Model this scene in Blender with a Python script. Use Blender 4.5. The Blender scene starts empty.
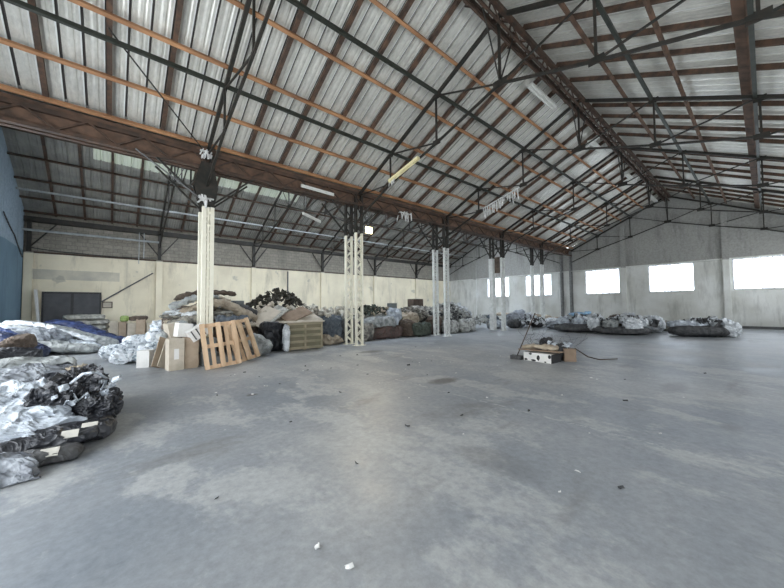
import bpy, bmesh, math, random
from mathutils import Vector, Matrix, noise
C = bpy.context.scene.collection
R = random.Random(7)
PI = math.pi

# ---------------------------------------------------------------- materials
def nt(name):
    m = bpy.data.materials.new(name); m.use_nodes = True
    n = m.node_tree.nodes; l = m.node_tree.links
    return m, n, l, n['Principled BSDF']

def ramp(n, l, src, stops):
    r = n.new('ShaderNodeValToRGB'); e = r.color_ramp.elements
    while len(e) < len(stops): e.new(0.5)
    for i, (p, c) in enumerate(stops):
        e[i].position = p
        e[i].color = (c, c, c, 1) if isinstance(c, (int, float)) else (*c, 1)
    l.new(src, r.inputs[0]); return r

def noi(n, l, scale, detail=5, rough=.6, vec=None, stretch=None, coord='Object'):
    tc = n.new('ShaderNodeTexCoord'); mp = n.new('ShaderNodeMapping')
    l.new(tc.outputs[coord], mp.inputs[0])
    if stretch: mp.inputs['Scale'].default_value = stretch
    t = n.new('ShaderNodeTexNoise'); t.inputs['Scale'].default_value = scale
    t.inputs['Detail'].default_value = detail; t.inputs['Roughness'].default_value = rough
    l.new(mp.outputs[0], t.inputs['Vector']); return t

def mix(n, l, fac, a, b, mode='MIX'):
    m = n.new('ShaderNodeMix'); m.data_type = 'RGBA'; m.blend_type = mode
    if hasattr(fac, 'is_output'): l.new(fac, m.inputs[0])
    else: m.inputs[0].default_value = fac
    for s, v in ((6, a), (7, b)):
        if hasattr(v, 'is_output'): l.new(v, m.inputs[s])
        else: m.inputs[s].default_value = (*v, 1)
    return m.outputs[2]

def bump(n, l, src, b, strength=.3, dist=.02):
    x = n.new('ShaderNodeBump'); x.inputs['Strength'].default_value = strength
    x.inputs['Distance'].default_value = dist
    l.new(src, x.inputs['Height']); l.new(x.outputs[0], b.inputs['Normal'])

def simple(name, c1, c2=None, scale=6, rough=.7, metal=0, bmp=.2, stretch=None, lo=.4, hi=.62, coord='Object', dist=.01):
    m, n, l, b = nt(name)
    c2 = c2 or tuple(v * .7 for v in c1)
    t = noi(n, l, scale, stretch=stretch, coord=coord)
    r = ramp(n, l, t.outputs['Fac'], [(lo, c1), (hi, c2)])
    l.new(r.outputs[0], b.inputs['Base Color'])
    b.inputs['Roughness'].default_value = rough; b.inputs['Metallic'].default_value = metal
    if bmp: bump(n, l, t.outputs['Fac'], b, bmp, dist)
    return m

M = {}
def mats():
    # floor
    m, n, l, b = nt('worn_concrete')
    big = noi(n, l, .22, 6, .65); mid = noi(n, l, 1.3, 8, .7, stretch=(1, .6, 1)); fine = noi(n, l, 14, 8, .75)
    c = ramp(n, l, big.outputs['Fac'], [(.36, (.195, .216, .24)), (.5, (.252, .268, .284)), (.64, (.335, .345, .348))]).outputs[0]
    k = ramp(n, l, mid.outputs['Fac'], [(.50, 0), (.58, .8)]).outputs[0]
    c = mix(n, l, k, c, (.365, .375, .375))
    st = noi(n, l, .75, 5, .6, stretch=(.5, 1.3, 1))
    k2 = ramp(n, l, st.outputs['Fac'], [(.60, 0), (.72, .6)]).outputs[0]
    c = mix(n, l, k2, c, (.12, .115, .105))
    k3 = ramp(n, l, fine.outputs['Fac'], [(.3, .78), (.7, 1.18)]).outputs[0]
    c = mix(n, l, 1.0, c, k3, 'MULTIPLY')
    geo = n.new('ShaderNodeNewGeometry'); sp = n.new('ShaderNodeSeparateXYZ'); wn = noi(n, l, 2.5, 5, .7, coord='Object')
    l.new(geo.outputs['Position'], sp.inputs[0])
    def math_(op, a, b_=None, c_=None):
        x = n.new('ShaderNodeMath'); x.operation = op
        for k_, v in enumerate((a, b_, c_)):
            if v is None: continue
            if hasattr(v, 'is_output'): l.new(v, x.inputs[k_])
            else: x.inputs[k_].default_value = v
        return x.outputs[0]
    wob = math_('MULTIPLY_ADD', wn.outputs['Fac'], .16, -.08)
    # worn construction joints of the slab, one chipped pale, the others dark
    for jx, wd, col, st_ in ((4.7, .035, (.42, .43, .43), .75), (10.2, .015, (.10, .10, .10), .6), (15.1, .05, (.09, .09, .09), .8), (-.9, .02, (.3, .31, .31), .5)):
        dd = math_('ABSOLUTE', math_('SUBTRACT', math_('ADD', sp.outputs[0], wob), jx))
        mr = n.new('ShaderNodeMapRange'); mr.inputs[1].default_value = wd; mr.inputs[2].default_value = wd * .3
        l.new(dd, mr.inputs[0])
        br = ramp(n, l, fine.outputs['Fac'], [(.45, 0), (.58, st_)]).outputs[0]
        c = mix(n, l, math_('MULTIPLY', mr.outputs[0], br), c, col)
    # oil and damp stains
    for (sx, sy, rx, ry, st_) in ((5.35, 4.55, .42, .22, .75), (6.9, 9.2, .5, .3, .7), (1.95, 6.2, .1, .07, .8), (8.2, 1.2, .6, .2, .3), (3.0, 1.9, .25, .5, .25)):
        a1 = math_('DIVIDE', math_('SUBTRACT', math_('ADD', sp.outputs[0], wob), sx), rx); a2 = math_('DIVIDE', math_('SUBTRACT', math_('SUBTRACT', sp.outputs[1], wob), sy), ry)
        rr_ = math_('ADD', math_('MULTIPLY', a1, a1), math_('MULTIPLY', a2, a2))
        mr = n.new('ShaderNodeMapRange'); mr.inputs[1].default_value = 1.3; mr.inputs[2].default_value = .3; mr.inputs[4].default_value = st_
        l.new(rr_, mr.inputs[0]); c = mix(n, l, mr.outputs[0], c, (.07, .065, .06))
    l.new(c, b.inputs['Base Color'])
    rr = ramp(n, l, mid.outputs['Fac'], [(.35, .40), (.7, .60)]); l.new(rr.outputs[0], b.inputs['Roughness'])
    bump(n, l, fine.outputs['Fac'], b, .12, .01)
    M['floor'] = m

    def wallmat(name, low, low2, up, up2, zb, brick=True):
        m, n, l, b = nt(name)
        tc = n.new('ShaderNodeTexCoord'); sp = n.new('ShaderNodeSeparateXYZ'); l.new(tc.outputs['Object'], sp.inputs[0])
        a = noi(n, l, .5, 6, .6); s = noi(n, l, 1.6, 6, .7, stretch=(1, 1, .18)); f = noi(n, l, 9, 5, .7)
        lowc = ramp(n, l, a.outputs['Fac'], [(.38, low), (.66, low2)]).outputs[0]
        sk = ramp(n, l, s.outputs['Fac'], [(.52, 0), (.75, .7)]).outputs[0]
        lowc = mix(n, l, sk, lowc, tuple(v * .45 for v in low2))
        upc = ramp(n, l, f.outputs['Fac'], [(.35, up), (.65, up2)]).outputs[0]
        upc = mix(n, l, sk, upc, tuple(v * .5 for v in up2))
        if brick:
            co = n.new('ShaderNodeCombineXYZ'); ad = n.new('ShaderNodeMath'); ad.operation = 'ADD'
            l.new(sp.outputs[0], ad.inputs[0]); l.new(sp.outputs[1], ad.inputs[1])
            l.new(ad.outputs[0], co.inputs[0]); l.new(sp.outputs[2], co.inputs[1])
            bt = n.new('ShaderNodeTexBrick'); l.new(co.outputs[0], bt.inputs[0])
            bt.inputs['Scale'].default_value = 1; bt.inputs['Brick Width'].default_value = .42; bt.inputs['Row Height'].default_value = .21
            bt.inputs['Mortar Size'].default_value = .012
            bt.inputs['Color1'].default_value = (1, 1, 1, 1); bt.inputs['Color2'].default_value = (.8, .8, .8, 1); bt.inputs['Mortar'].default_value = (.6, .6, .58, 1)
            upc = mix(n, l, 1, upc, bt.outputs['Color'], 'MULTIPLY')
        if name == 'cream_wall':   # grey overpainted patch high beside the door, plus mould blotches
            geo = n.new('ShaderNodeNewGeometry'); gp = n.new('ShaderNodeSeparateXYZ'); l.new(geo.outputs['Position'], gp.inputs[0])
            def cmp_(o_, c0, e0):
                x = n.new('ShaderNodeMath'); x.operation = 'COMPARE'; l.new(o_, x.inputs[0]); x.inputs[1].default_value = c0; x.inputs[2].default_value = e0; return x.outputs[0]
            m1 = n.new('ShaderNodeMath'); m1.operation = 'MULTIPLY'; l.new(cmp_(gp.outputs[0], -1.5, 1.7), m1.inputs[0]); l.new(cmp_(gp.outputs[2], 3.42, .26), m1.inputs[1])
            m2 = n.new('ShaderNodeMath'); m2.operation = 'MULTIPLY'; l.new(m1.outputs[0], m2.inputs[0]); l.new(ramp(n, l, a.outputs['Fac'], [(.3, .3), (.6, .8)]).outputs[0], m2.inputs[1])
            lowc = mix(n, l, m2.outputs[0], lowc, (.34, .33, .29))
            bl = noi(n, l, 1.1, 3, .5); lowc = mix(n, l, ramp(n, l, bl.outputs['Fac'], [(.66, 0), (.70, .6)]).outputs[0], lowc, (.36, .34, .28))
        mm = n.new('ShaderNodeMath'); mm.operation = 'MULTIPLY_ADD'; mm.inputs[1].default_value = .18
        l.new(a.outputs['Fac'], mm.inputs[0]); l.new(sp.outputs[2], mm.inputs[2])
        g = n.new('ShaderNodeMapRange'); g.inputs[1].default_value = zb + .09 - .02; g.inputs[2].default_value = zb + .09 + .02
        l.new(mm.outputs[0], g.inputs[0])
        c = mix(n, l, g.outputs[0], lowc, upc)
        l.new(c, b.inputs['Base Color']); b.inputs['Roughness'].default_value = .85
        bump(n, l, f.outputs['Fac'], b, .15, .02)
        M[name] = m
    wallmat('cream_wall', (.80, .725, .55), (.66, .59, .44), (.24, .22, .18), (.33, .30, .25), 4.5)
    wallmat('gable_wall_paint', (.76, .77, .74), (.56, .56, .51), (.40, .40, .375), (.30, .30, .28), 4.46, False)
    wallmat('blue_wall', (.17, .27, .35), (.13, .21, .28), (.38, .48, .57), (.26, .34, .42), 4.6, False)  # bluish haze over this end is put into the wall colour
    M['plain_wall'] = simple('side_wall_plaster', (.5, .5, .48), (.4, .4, .38), 2, .85)

    # corrugated sheets
    m, n, l, b = nt('corrugated_sheet')
    a = noi(n, l, .5, 5, .6); f = noi(n, l, 14, 5, .7, stretch=(1, .15, 1))
    c = ramp(n, l, a.outputs['Fac'], [(.3, (.80, .79, .72)), (.55, (.70, .69, .63)), (.75, (.52, .51, .47))]).outputs[0]
    k = ramp(n, l, f.outputs['Fac'], [(.35, .86), (.65, 1.08)]).outputs[0]
    c = mix(n, l, 1, c, k, 'MULTIPLY')
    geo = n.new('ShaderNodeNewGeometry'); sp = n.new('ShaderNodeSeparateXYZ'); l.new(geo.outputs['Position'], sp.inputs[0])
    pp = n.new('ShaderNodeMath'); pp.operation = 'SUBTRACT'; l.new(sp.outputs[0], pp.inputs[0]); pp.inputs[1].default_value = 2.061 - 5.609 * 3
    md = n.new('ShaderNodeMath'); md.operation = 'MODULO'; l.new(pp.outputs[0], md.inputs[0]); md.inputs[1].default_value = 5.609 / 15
    # shade of each groove painted dark, lit rib edge beside it painted pale
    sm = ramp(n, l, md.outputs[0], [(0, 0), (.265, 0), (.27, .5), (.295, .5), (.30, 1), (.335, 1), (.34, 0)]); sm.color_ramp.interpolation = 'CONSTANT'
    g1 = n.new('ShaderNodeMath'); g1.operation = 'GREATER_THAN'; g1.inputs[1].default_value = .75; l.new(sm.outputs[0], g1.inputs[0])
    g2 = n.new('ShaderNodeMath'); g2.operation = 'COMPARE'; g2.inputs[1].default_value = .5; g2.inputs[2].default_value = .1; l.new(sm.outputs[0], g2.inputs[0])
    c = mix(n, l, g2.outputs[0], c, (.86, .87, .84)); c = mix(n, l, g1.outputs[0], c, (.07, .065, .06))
    l.new(c, b.inputs['Base Color']); b.inputs['Roughness'].default_value = .36; b.inputs['Metallic'].default_value = .35
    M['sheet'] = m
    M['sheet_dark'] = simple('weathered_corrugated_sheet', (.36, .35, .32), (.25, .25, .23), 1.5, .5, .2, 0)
    m, n, l, b = nt('translucent_sheet')
    b.inputs['Base Color'].default_value = (.60, .62, .56, 1); b.inputs['Roughness'].default_value = .5
    tr = n.new('ShaderNodeBsdfTranslucent'); tr.inputs[0].default_value = (.62, .66, .58, 1)
    ms = n.new('ShaderNodeMixShader'); ms.inputs[0].default_value = .2
    l.new(b.outputs[0], ms.inputs[1]); l.new(tr.outputs[0], ms.inputs[2]); l.new(ms.outputs[0], n['Material Output'].inputs[0])
    M['skylight'] = m
    M['rafter'] = simple('rusty_dark_rafter', (.055, .036, .026), (.12, .068, .042), 5, .8, 0, .2)
    M['purlin'] = simple('orange_timber', (.46, .24, .115), (.22, .105, .052), 4, .75, 0, .2, stretch=(.25, 1, 1), lo=.38, hi=.68)
    M['steel'] = simple('dark_truss_steel', (.022, .023, .019), (.042, .034, .027), 6, .55, .3, .1)
    M['tube'] = simple('grey_green_tube', (.045, .052, .042), (.03, .034, .026), 5, .5, .3, .1)
    M['rust'] = simple('rusty_gutter_steel', (.185, .108, .070), (.085, .056, .040), 3, .75, .1, .2)
    M['rust_dark'] = simple('dark_rust_steel', (.050, .034, .025), (.10, .058, .038), 4, .7, .1, .2)
    M['white_paint'] = simple('chipped_white_paint', (.80, .77, .64), (.74, .70, .57), 5, .6, 0, .1, lo=.3, hi=.72)
    M['pale_paint'] = simple('chalky_white_paint', (.72, .73, .70), (.58, .59, .56), 5, .6, 0, .1)
    M['pale_steel'] = simple('pale_galvanised_tube', (.42, .44, .44), (.30, .32, .32), 5, .5, .2, 0)
    M['weathered_grey'] = simple('weathered_grey_steel', (.22, .225, .22), (.15, .15, .15), 5, .6, 0, .1)
    M['grey_paint'] = simple('old_grey_paint', (.13, .135, .135), (.09, .09, .09), 5, .6, 0, .1)
    M['door'] = simple('dark_door_paint', (.040, .042, .048), (.06, .062, .066), 2, .5, 0, .05)
    M['doorframe'] = simple('black_frame_paint', (.018, .018, .02), None, 3, .5)
    M['win_frame'] = simple('white_window_steel', (.62, .64, .66), None, 5, .6)
    m, n, l, b = nt('dusty_window_glass')
    n.remove(b); t1 = n.new('ShaderNodeBsdfTransparent'); t1.inputs[0].default_value = (.93, .96, 1, 1)
    g1 = n.new('ShaderNodeBsdfTranslucent'); g1.inputs[0].default_value = (.9, .93, .97, 1)
    ms = n.new('ShaderNodeMixShader'); ms.inputs[0].default_value = .3
    l.new(t1.outputs[0], ms.inputs[1]); l.new(g1.outputs[0], ms.inputs[2]); l.new(ms.outputs[0], n['Material Output'].inputs[0])
    M['glass'] = m
    def em(name, col, s):
        m, n, l, b = nt(name); b.inputs['Base Color'].default_value = (*col, 1)
        b.inputs['Emission Color'].default_value = (*col, 1); b.inputs['Emission Strength'].default_value = s; M[name] = m
    em('lit_floodlight', (1, .86, .42), 9)
    M['lamp_white'] = simple('white_lamp_housing', (.78, .78, .74), (.7, .7, .65), 5, .4, 0, 0)
    M['lamp_cream'] = simple('yellowed_tube', (.85, .78, .48), (.8, .72, .42), 5, .4, 0, 0)
    # heaps
    def P(k, c1, c2=None, s=3, r=.45, bmp=.9, **a):
        m = simple(k, c1, c2, s, r, bmp=0, **a); M[k] = m; n = m.node_tree.nodes; l = m.node_tree.links
        t = noi(n, l, 3.2, 6, .5); t.noise_type = 'RIDGED_MULTIFRACTAL'; t.inputs['Distortion'].default_value = .6
        try: t.inputs['Gain'].default_value = 1.6; t.inputs['Offset'].default_value = .9
        except Exception: pass
        bump(n, l, t.outputs['Fac'], n['Principled BSDF'], bmp, .05)
    P('grey_plastic', (.32, .345, .37), (.13, .14, .16), 4)
    P('pale_plastic', (.58, .63, .68), (.27, .30, .34), 3.5)
    P('white_plastic', (.80, .83, .85), (.46, .49, .52), 4)
    P('silver_plastic', (.42, .44, .43), (.19, .205, .205), 4)
    P('black_plastic', (.012, .013, .017), (.035, .037, .043), 6, .38)
    P('charcoal_fabric', (.045, .047, .05), (.085, .085, .085), 6, .7)
    P('navy_plastic', (.025, .038, .10), (.012, .017, .04), 4)
    P('blue_plastic', (.045, .075, .20), (.03, .04, .10), 4)
    P('light_blue_plastic', (.22, .44, .68), (.40, .60, .78), 6)
    P('patterned_bag', (.76, .80, .84), (.25, .31, .36), 9, .5, lo=.52, hi=.60)
    P('beige_fabric', (.50, .43, .33), (.34, .28, .21), 4, .8)
    P('brown_fabric', (.14, .105, .08), (.08, .06, .045), 5, .85)
    P('maroon_fabric', (.12, .075, .065), (.08, .065, .055), 5, .85)
    P('green_fabric', (.07, .085, .065), (.045, .055, .042), 5, .85)
    P('blue_grey_fabric', (.075, .095, .12), (.13, .15, .17), 5, .7)
    P('woven_sack', (.30, .30, .27), (.46, .45, .40), 7, .8)
    P('mixed_rubbish', (.36, .34, .29), (.10, .095, .085), 4, .7, lo=.42, hi=.60)
    P('pale_rubbish', (.54, .55, .52), (.20, .20, .19), 5, .6, lo=.42, hi=.62)
    P('warm_scraps', (.68, .65, .57), (.45, .41, .34), 5, .7)
    P('lime_plastic', (.32, .42, .14), (.28, .38, .08), 5)
    M['card'] = simple('cardboard', (.43, .34, .25), (.34, .265, .19), 3, .85, 0, .05)
    M['card_brown'] = simple('brown_cardboard', (.27, .195, .135), (.20, .145, .10), 3, .85, 0, .05)
    M['card_pale'] = simple('pale_cardboard', (.56, .50, .41), (.44, .39, .31), 3, .85, 0, .05)
    M['card_white'] = simple('white_card', (.76, .75, .72), (.66, .65, .62), 3, .7, 0, .05)
    M['wood'] = simple('pallet_wood', (.68, .49, .32), (.50, .34, .21), 4, .75, 0, .15, stretch=(1, 1, .2))
    M['wood_pale'] = simple('pale_pallet_wood', (.60, .44, .29), (.48, .33, .20), 4, .75, 0, .15)
    M['wood_old'] = simple('weathered_crate_wood', (.34, .29, .20), (.22, .20, .13), 3, .85, 0, .15, stretch=(.3, 1, 1))
    M['crate_board'] = simple('weathered_crate_board', (.20, .175, .115), (.15, .14, .09), 3, .85, 0, .15, stretch=(.3, 1, 1))
    M['wood_dark'] = simple('dark_wood', (.05, .035, .028), (.08, .055, .04), 3, .7, 0, .1)
    M['crate_grey'] = simple('grey_crate_plastic', (.16, .18, .18), (.12, .13, .13), 3, .6, 0, .05)
    M['foliage'] = simple('dead_dark_leaves', (.03, .03, .022), (.06, .05, .035), 8, .8, 0, .2)
    M['wire'] = simple('rusty_wire', (.05, .04, .035), None, 5, .6, .5, 0)
    M['paper'] = simple('pale_paper', (.75, .75, .73), None, 5, .8, 0, 0)
    M['spot'] = simple('cow_patch_print', (.01, .01, .012), None, 5, .6, 0, 0)
    M['label'] = simple('paper_label', (.50, .48, .42), (.42, .40, .36), 9, .8, 0, 0)
mats()

# ---------------------------------------------------------------- helpers
class MB:
    def __init__(s): s.v = []; s.f = []; s.smooth = False
    def add(s, vs, fs):
        o = len(s.v); s.v += [Vector(v) for v in vs]; s.f += [tuple(i + o for i in f) for f in fs]; return s
    def box(s, x0, x1, y0, y1, z0, z1):
        return s.add([(x, y, z) for z in (z0, z1) for y in (y0, y1) for x in (x0, x1)],
                     [(0, 2, 3, 1), (4, 5, 7, 6), (0, 1, 5, 4), (2, 6, 7, 3), (0, 4, 6, 2), (1, 3, 7, 5)])
    def bar(s, a, b, w, h, up=(0, 0, 1)):
        a = Vector(a); b = Vector(b); t = (b - a).normalized(); up = Vector(up)
        if abs(t.dot(up)) > .98: up = Vector((1, 0, 0))
        sd = t.cross(up).normalized(); u = sd.cross(t).normalized()
        vs = [p + sd * (w / 2 * i) + u * (h / 2 * j) for p in (a, b) for i, j in ((-1, -1), (1, -1), (1, 1), (-1, 1))]
        return s.add(vs, [(3, 2, 1, 0), (4, 5, 6, 7), (0, 1, 5, 4), (1, 2, 6, 5), (2, 3, 7, 6), (3, 0, 4, 7)])
    def tube(s, pts, r, n=8, caps=True):
        pts = [Vector(p) for p in pts]; rings = []
        for i, p in enumerate(pts):
            t = (pts[min(i + 1, len(pts) - 1)] - pts[max(i - 1, 0)]).normalized()
            up = Vector((0, 0, 1)) if abs(t.z) < .95 else Vector((1, 0, 0))
            sd = t.cross(up).normalized(); u = sd.cross(t)
            rings.append([p + sd * r * math.cos(2 * PI * k / n) + u * r * math.sin(2 * PI * k / n) for k in range(n)])
        vs = [v for g in rings for v in g]; fs = []
        for i in range(len(rings) - 1):
            for k in range(n):
                fs.append((i * n + k, i * n + (k + 1) % n, (i + 1) * n + (k + 1) % n, (i + 1) * n + k))
        if caps: fs += [tuple(range(n))[::-1], tuple(range((len(rings) - 1) * n, len(rings) * n))]
        return s.add(vs, fs)
    def prism(s, poly, axis, a, b):
        n = len(poly)
        def P(u, v, w): return (w, u, v) if axis == 'x' else ((u, w, v) if axis == 'y' else (u, v, w))
        vs = [P(u, v, a) for u, v in poly] + [P(u, v, b) for u, v in poly]
        fs = [tuple(range(n))[::-1], tuple(range(n, 2 * n))] + [(i, (i + 1) % n, (i + 1) % n + n, i + n) for i in range(n)]
        return s.add(vs, fs)
    def build(s, name, mat, parent=None, smooth=False):
        mn = Vector((min(v.x for v in s.v), min(v.y for v in s.v), min(v.z for v in s.v)))
        mx = Vector((max(v.x for v in s.v), max(v.y for v in s.v), max(v.z for v in s.v)))
        if parent is None: org = Vector(((mn.x + mx.x) / 2, (mn.y + mx.y) / 2, mn.z))
        else: org = ROOT[parent.name] if parent.name in ROOT else Vector((0, 0, 0))
        me = bpy.data.meshes.new(name); me.from_pydata([v - org for v in s.v], [], s.f)
        bm = bmesh.new(); bm.from_mesh(me); bmesh.ops.recalc_face_normals(bm, faces=bm.faces); bm.to_mesh(me); bm.free()
        o = bpy.data.objects.new(name, me); C.objects.link(o)
        me.materials.append(mat if not isinstance(mat, str) else M[mat])
        if smooth: me.polygons.foreach_set('use_smooth', [True] * len(me.polygons))
        if parent is not None: o.parent = parent; ROOT[o.name] = org
        else: o.location = org; ROOT[o.name] = org
        return o
ROOT = {}
def tag(o, label=None, cat=None, group=None, kind=None):
    if label: o['label'] = label
    if cat: o['category'] = cat
    if group: o['group'] = group
    if kind: o['kind'] = kind
    return o
def thing(name, label, cat, loc=(0, 0, 0), group=None, rot=None):
    o = bpy.data.objects.new(name, None); C.objects.link(o); o.location = loc
    o.empty_display_size = .2
    ROOT[o.name] = Vector(loc)
    return tag(o, label, cat, group)
def tilt(o, rx=0, ry=0, rz=0):
    o.rotation_euler = (rx, ry, rz); return o

# ---------------------------------------------------------------- key dimensions
B = 5.609; X0 = 2.061; XS = [X0 + i * B for i in range(6)]
XN = X0 - B; XG = 30.21
YR, YV, HV = 4.42, 10.99, 6.45
SL = .4764; HN = 9.58; HA = 9.48; HALFN = 6.57; HALFA = 6.36
YV2 = 11.75; YR2 = 18.11; YB = 24.47; YL = -2.15
XA, XZ = XN - .1, XG + .12
SN = math.sqrt(1 + SL * SL)

# ---------------------------------------------------------------- setting
tag(MB().box(XN - .4, XG + .5, YL - .6, YB + .5, -.2, 0).build('floor', 'floor'), kind='structure')
tag(MB().box(XN - .4, XG + .5, YB, YB + .3, 0, 6.64).build('wall_left', 'cream_wall'), kind='structure')

def gable(name, xa, xb, mat, holes, zlo, zhi, roof=True):
    mb = MB(); ys = [YL - .6] + [v for hh in holes for v in hh] + [YB + .3]
    for i in range(0, len(ys) - 1, 2): mb.box(xa, xb, ys[i], ys[i + 1], zlo, zhi)
    if zlo > 0: mb.box(xa, xb, YL - .6, YB + .3, 0, zlo)
    mb.prism([(YL - .6, zhi), (YB + .3, zhi), (YB + .3, HV - .0), (YB, HV + .155), (YR2, HA + .2), (YV2, HV + .15), (YV, HV + .15), (YR, HN + .2), (YL, HV + .15), (YL - .6, HV - .1)], 'x', xa, xb)
    o = mb.build(name, mat); tag(o, kind='structure'); return o
WIN = [(-1.16, 1.34), (3.16, 5.67), (7.49, 9.93), (12.75, 15.2), (16.93, 19.43)]
gable('wall_far', XG + .02, XG + .3, 'gable_wall_paint', WIN, 2.48, 4.45)
gable('wall_near', XN - .3, XN, 'blue_wall', [(.5, 9.0), (12.6, 18.6)], 0, 4.6)
# right long wall (unseen), with a row of high openings added for fill light
mb = MB(); xs = [XN - .3]
RW = [(X0 + i * B + 1.2, X0 + i * B + 4.4) for i in range(-1, 5)]
for a, b_ in RW: xs += [a, b_]
xs += [XG + .3]
for i in range(0, len(xs) - 1, 2): mb.box(xs[i], xs[i + 1], YL - .6, YL - .35, 2.2, 4.4)
mb.box(XN - .3, XG + .3, YL - .6, YL - .35, 0, 2.2); mb.box(XN - .3, XG + .3, YL - .6, YL - .35, 4.4, 6.4)
tag(mb.build('wall_right', 'plain_wall'), kind='structure')

# windows of the far gable
for i, (a, b_) in enumerate(WIN):
    w = thing('window_%d' % (i + 1), None, None, (XG + .12, (a + b_) / 2, 2.48)); w['kind'] = 'structure'
    f = MB()
    f.box(XG + .08, XG + .16, a, a + .05, 2.48, 4.45).box(XG + .08, XG + .16, b_ - .05, b_, 2.48, 4.45)
    f.box(XG + .08, XG + .16, a, b_, 2.48, 2.53).box(XG + .08, XG + .16, a, b_, 4.40, 4.45)
    n = 6
    for k in range(1, n): 
        y = a + (b_ - a) * k / n + R.uniform(-.06, .06); f.box(XG + .10, XG + .14, y - .024, y + .024, 2.5, 4.43)
    f.box(XG + .10, XG + .14, a, b_, 3.45, 3.475)
    f.build('window_frame', 'win_frame', w)
    MB().box(XG + .17, XG + .178, a, b_, 2.48, 4.45).build('pane', 'glass', w)
    MB().box(XG - .04, XG + .1, a - .08, b_ + .08, 2.40, 2.48).build('window_sill', 'gable_wall_paint', w)

# baseboard band + pilasters of gable and back wall
def st(mb, name, mat): return tag(mb.build(name, mat), kind='structure')
st(MB().box(XG - .05, XG + .02, YL - .3, YB, 0, .16), 'baseboard_far', 'grey_paint')
for k, y in enumerate((1.61, 7.2, 14.0 - .4, 20.9)):
    st(MB().box(XG - .14, XG + .02, y - .16, y + .16, 0, 7.6), 'trim_%d' % (k + 1), 'gable_wall_paint')
st(MB().box(XG - .06, XG + .02, YL, YB, 4.47, 4.55), 'trim_5', 'gable_wall_paint')
for k, x in enumerate([XN + .2] + XS[:5]):
    st(MB().box(x - .16, x + .16, YB - .16, YB + .02, 0, 4.55), 'trim_%d' % (k + 6), 'cream_wall')
st(MB().box(XN + .05, XG, YB - .05, YB + .02, 4.5, 4.58), 'trim_12', 'rust_dark')
# gable skirting strip: dark lower beam of near gable wall
# dark steel posts with V braces on top of back pilasters
for k, x in enumerate([XN + .2] + XS[:5]):
    q = thing('wall_bracket', 'dark steel post with braces on top of the back wall pilaster, %s from the left' % ('first', 'second', 'third', 'fourth', 'fifth', 'sixth')[k], 'bracket', (x, YB - .12, 4.55), 'brackets along the back wall')
    MB().box(x - .08, x + .08, YB - .2, YB - .04, 4.55, 6.2).build('post', 'steel', q)
    if x > XN + 1: MB().bar((x, YB - .12, 4.75), (x - .95, YB - .12, 6.05), .05, .06).build('brace', 'steel', q)
    MB().bar((x, YB - .12, 4.75), (x + .95, YB - .12, 6.05), .05, .06).build('brace', 'steel', q)

# door in back wall
d = thing('door_1', None, None, (-1.7, YB - .03, 0)); d['kind'] = 'structure'
f = MB(); f.box(-2.85, -.56, YB - .08, YB, 2.42, 2.52)
for x in (-2.85, -.64): f.box(x, x + .08, YB - .08, YB, 0, 2.42)
f.box(-1.78, -1.66, YB - .08, YB, 0, 2.42); f.build('door_frame', 'doorframe', d)
for x in (-2.77, -1.66):
    w_ = .99 if x < -2 else 1.02
    p = MB().box(x, x + w_, YB - .04, YB, 0, 2.42).build('door_leaf', 'door', d)
    MB().box(x + .05, x + w_ - .05, YB - .065, YB - .04, .08, .8).build('kick_panel', 'doorframe', p)
    MB().tube([(x + w_ * .85, YB - .09, 1.0), (x + w_ * .85, YB - .09, 1.15)], .012).build('door_handle', 'grey_paint', p)

# ---------------------------------------------------------------- roof
def hr(yr): return HN if yr == YR else HA
def half(yr): return HALFN if yr == YR else HALFA
def slope(yr, sgn, mat, name, xa=XA, xb=XZ, d0=0.0, d1=None, lift=.17):
    """corrugated sheets of one slope; sgn=+1 falls towards +Y"""
    HR = hr(yr); d1 = d1 or half(yr) + .05
    mb = MB(); pitch = B / 15; prof = []
    x = XN - pitch
    while x < xb + .1:
        for dx, dz in ((0, 0), (.055, .012), (.075, .012), (.115, 0), (.165, .0), (.185, .012), (.205, .012), (.23, 0), (.298, 0), (.312, .055), (.350, .055), (.364, 0)):
            if xa <= x + dx <= xb: prof.append((x + dx, dz))
        x += pitch
    ds = [d0 + (d1 - d0) * k / 4 for k in range(5)]
    vs = []
    for dd in ds:
        for (px, dz) in prof:
            vs.append((px, yr + sgn * dd, HR - SL * dd + lift + dz))
    n = len(prof)
    fs = [(j * n + i, j * n + i + 1, (j + 1) * n + i + 1, (j + 1) * n + i) for j in range(len(ds) - 1) for i in range(n - 1)]
    mb.add(vs, fs)
    o = mb.build(name, mat)
    s = o.modifiers.new('t', 'SOLIDIFY'); s.thickness = .004; s.offset = 1
    return tag(o, kind='structure')
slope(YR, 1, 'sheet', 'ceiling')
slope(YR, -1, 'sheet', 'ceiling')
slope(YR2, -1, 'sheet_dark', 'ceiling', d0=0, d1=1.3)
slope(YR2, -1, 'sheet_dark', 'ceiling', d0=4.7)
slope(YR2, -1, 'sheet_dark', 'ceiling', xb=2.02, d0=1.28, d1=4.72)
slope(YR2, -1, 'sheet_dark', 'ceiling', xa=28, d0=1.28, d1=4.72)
SKY = [(2.0, 28.02)]
tag(MB().add([(x, YR2 - dd, HA - SL * dd + .18 + e) for e in (0, .008) for x in (2.0, 28.02) for dd in (1.28, 4.72)], [(0, 1, 3, 2), (4, 6, 7, 5), (0, 4, 5, 1), (2, 3, 7, 6), (0, 2, 6, 4), (1, 5, 7, 3)]).build('window_6', 'glass'), kind='structure')  # unseen rooflight, added on the hidden slope to light the back wall
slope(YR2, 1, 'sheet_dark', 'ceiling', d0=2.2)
slope(YR2, 1, 'sheet_dark', 'ceiling', xb=-.85, d0=0, d1=2.22, lift=.18)
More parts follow.
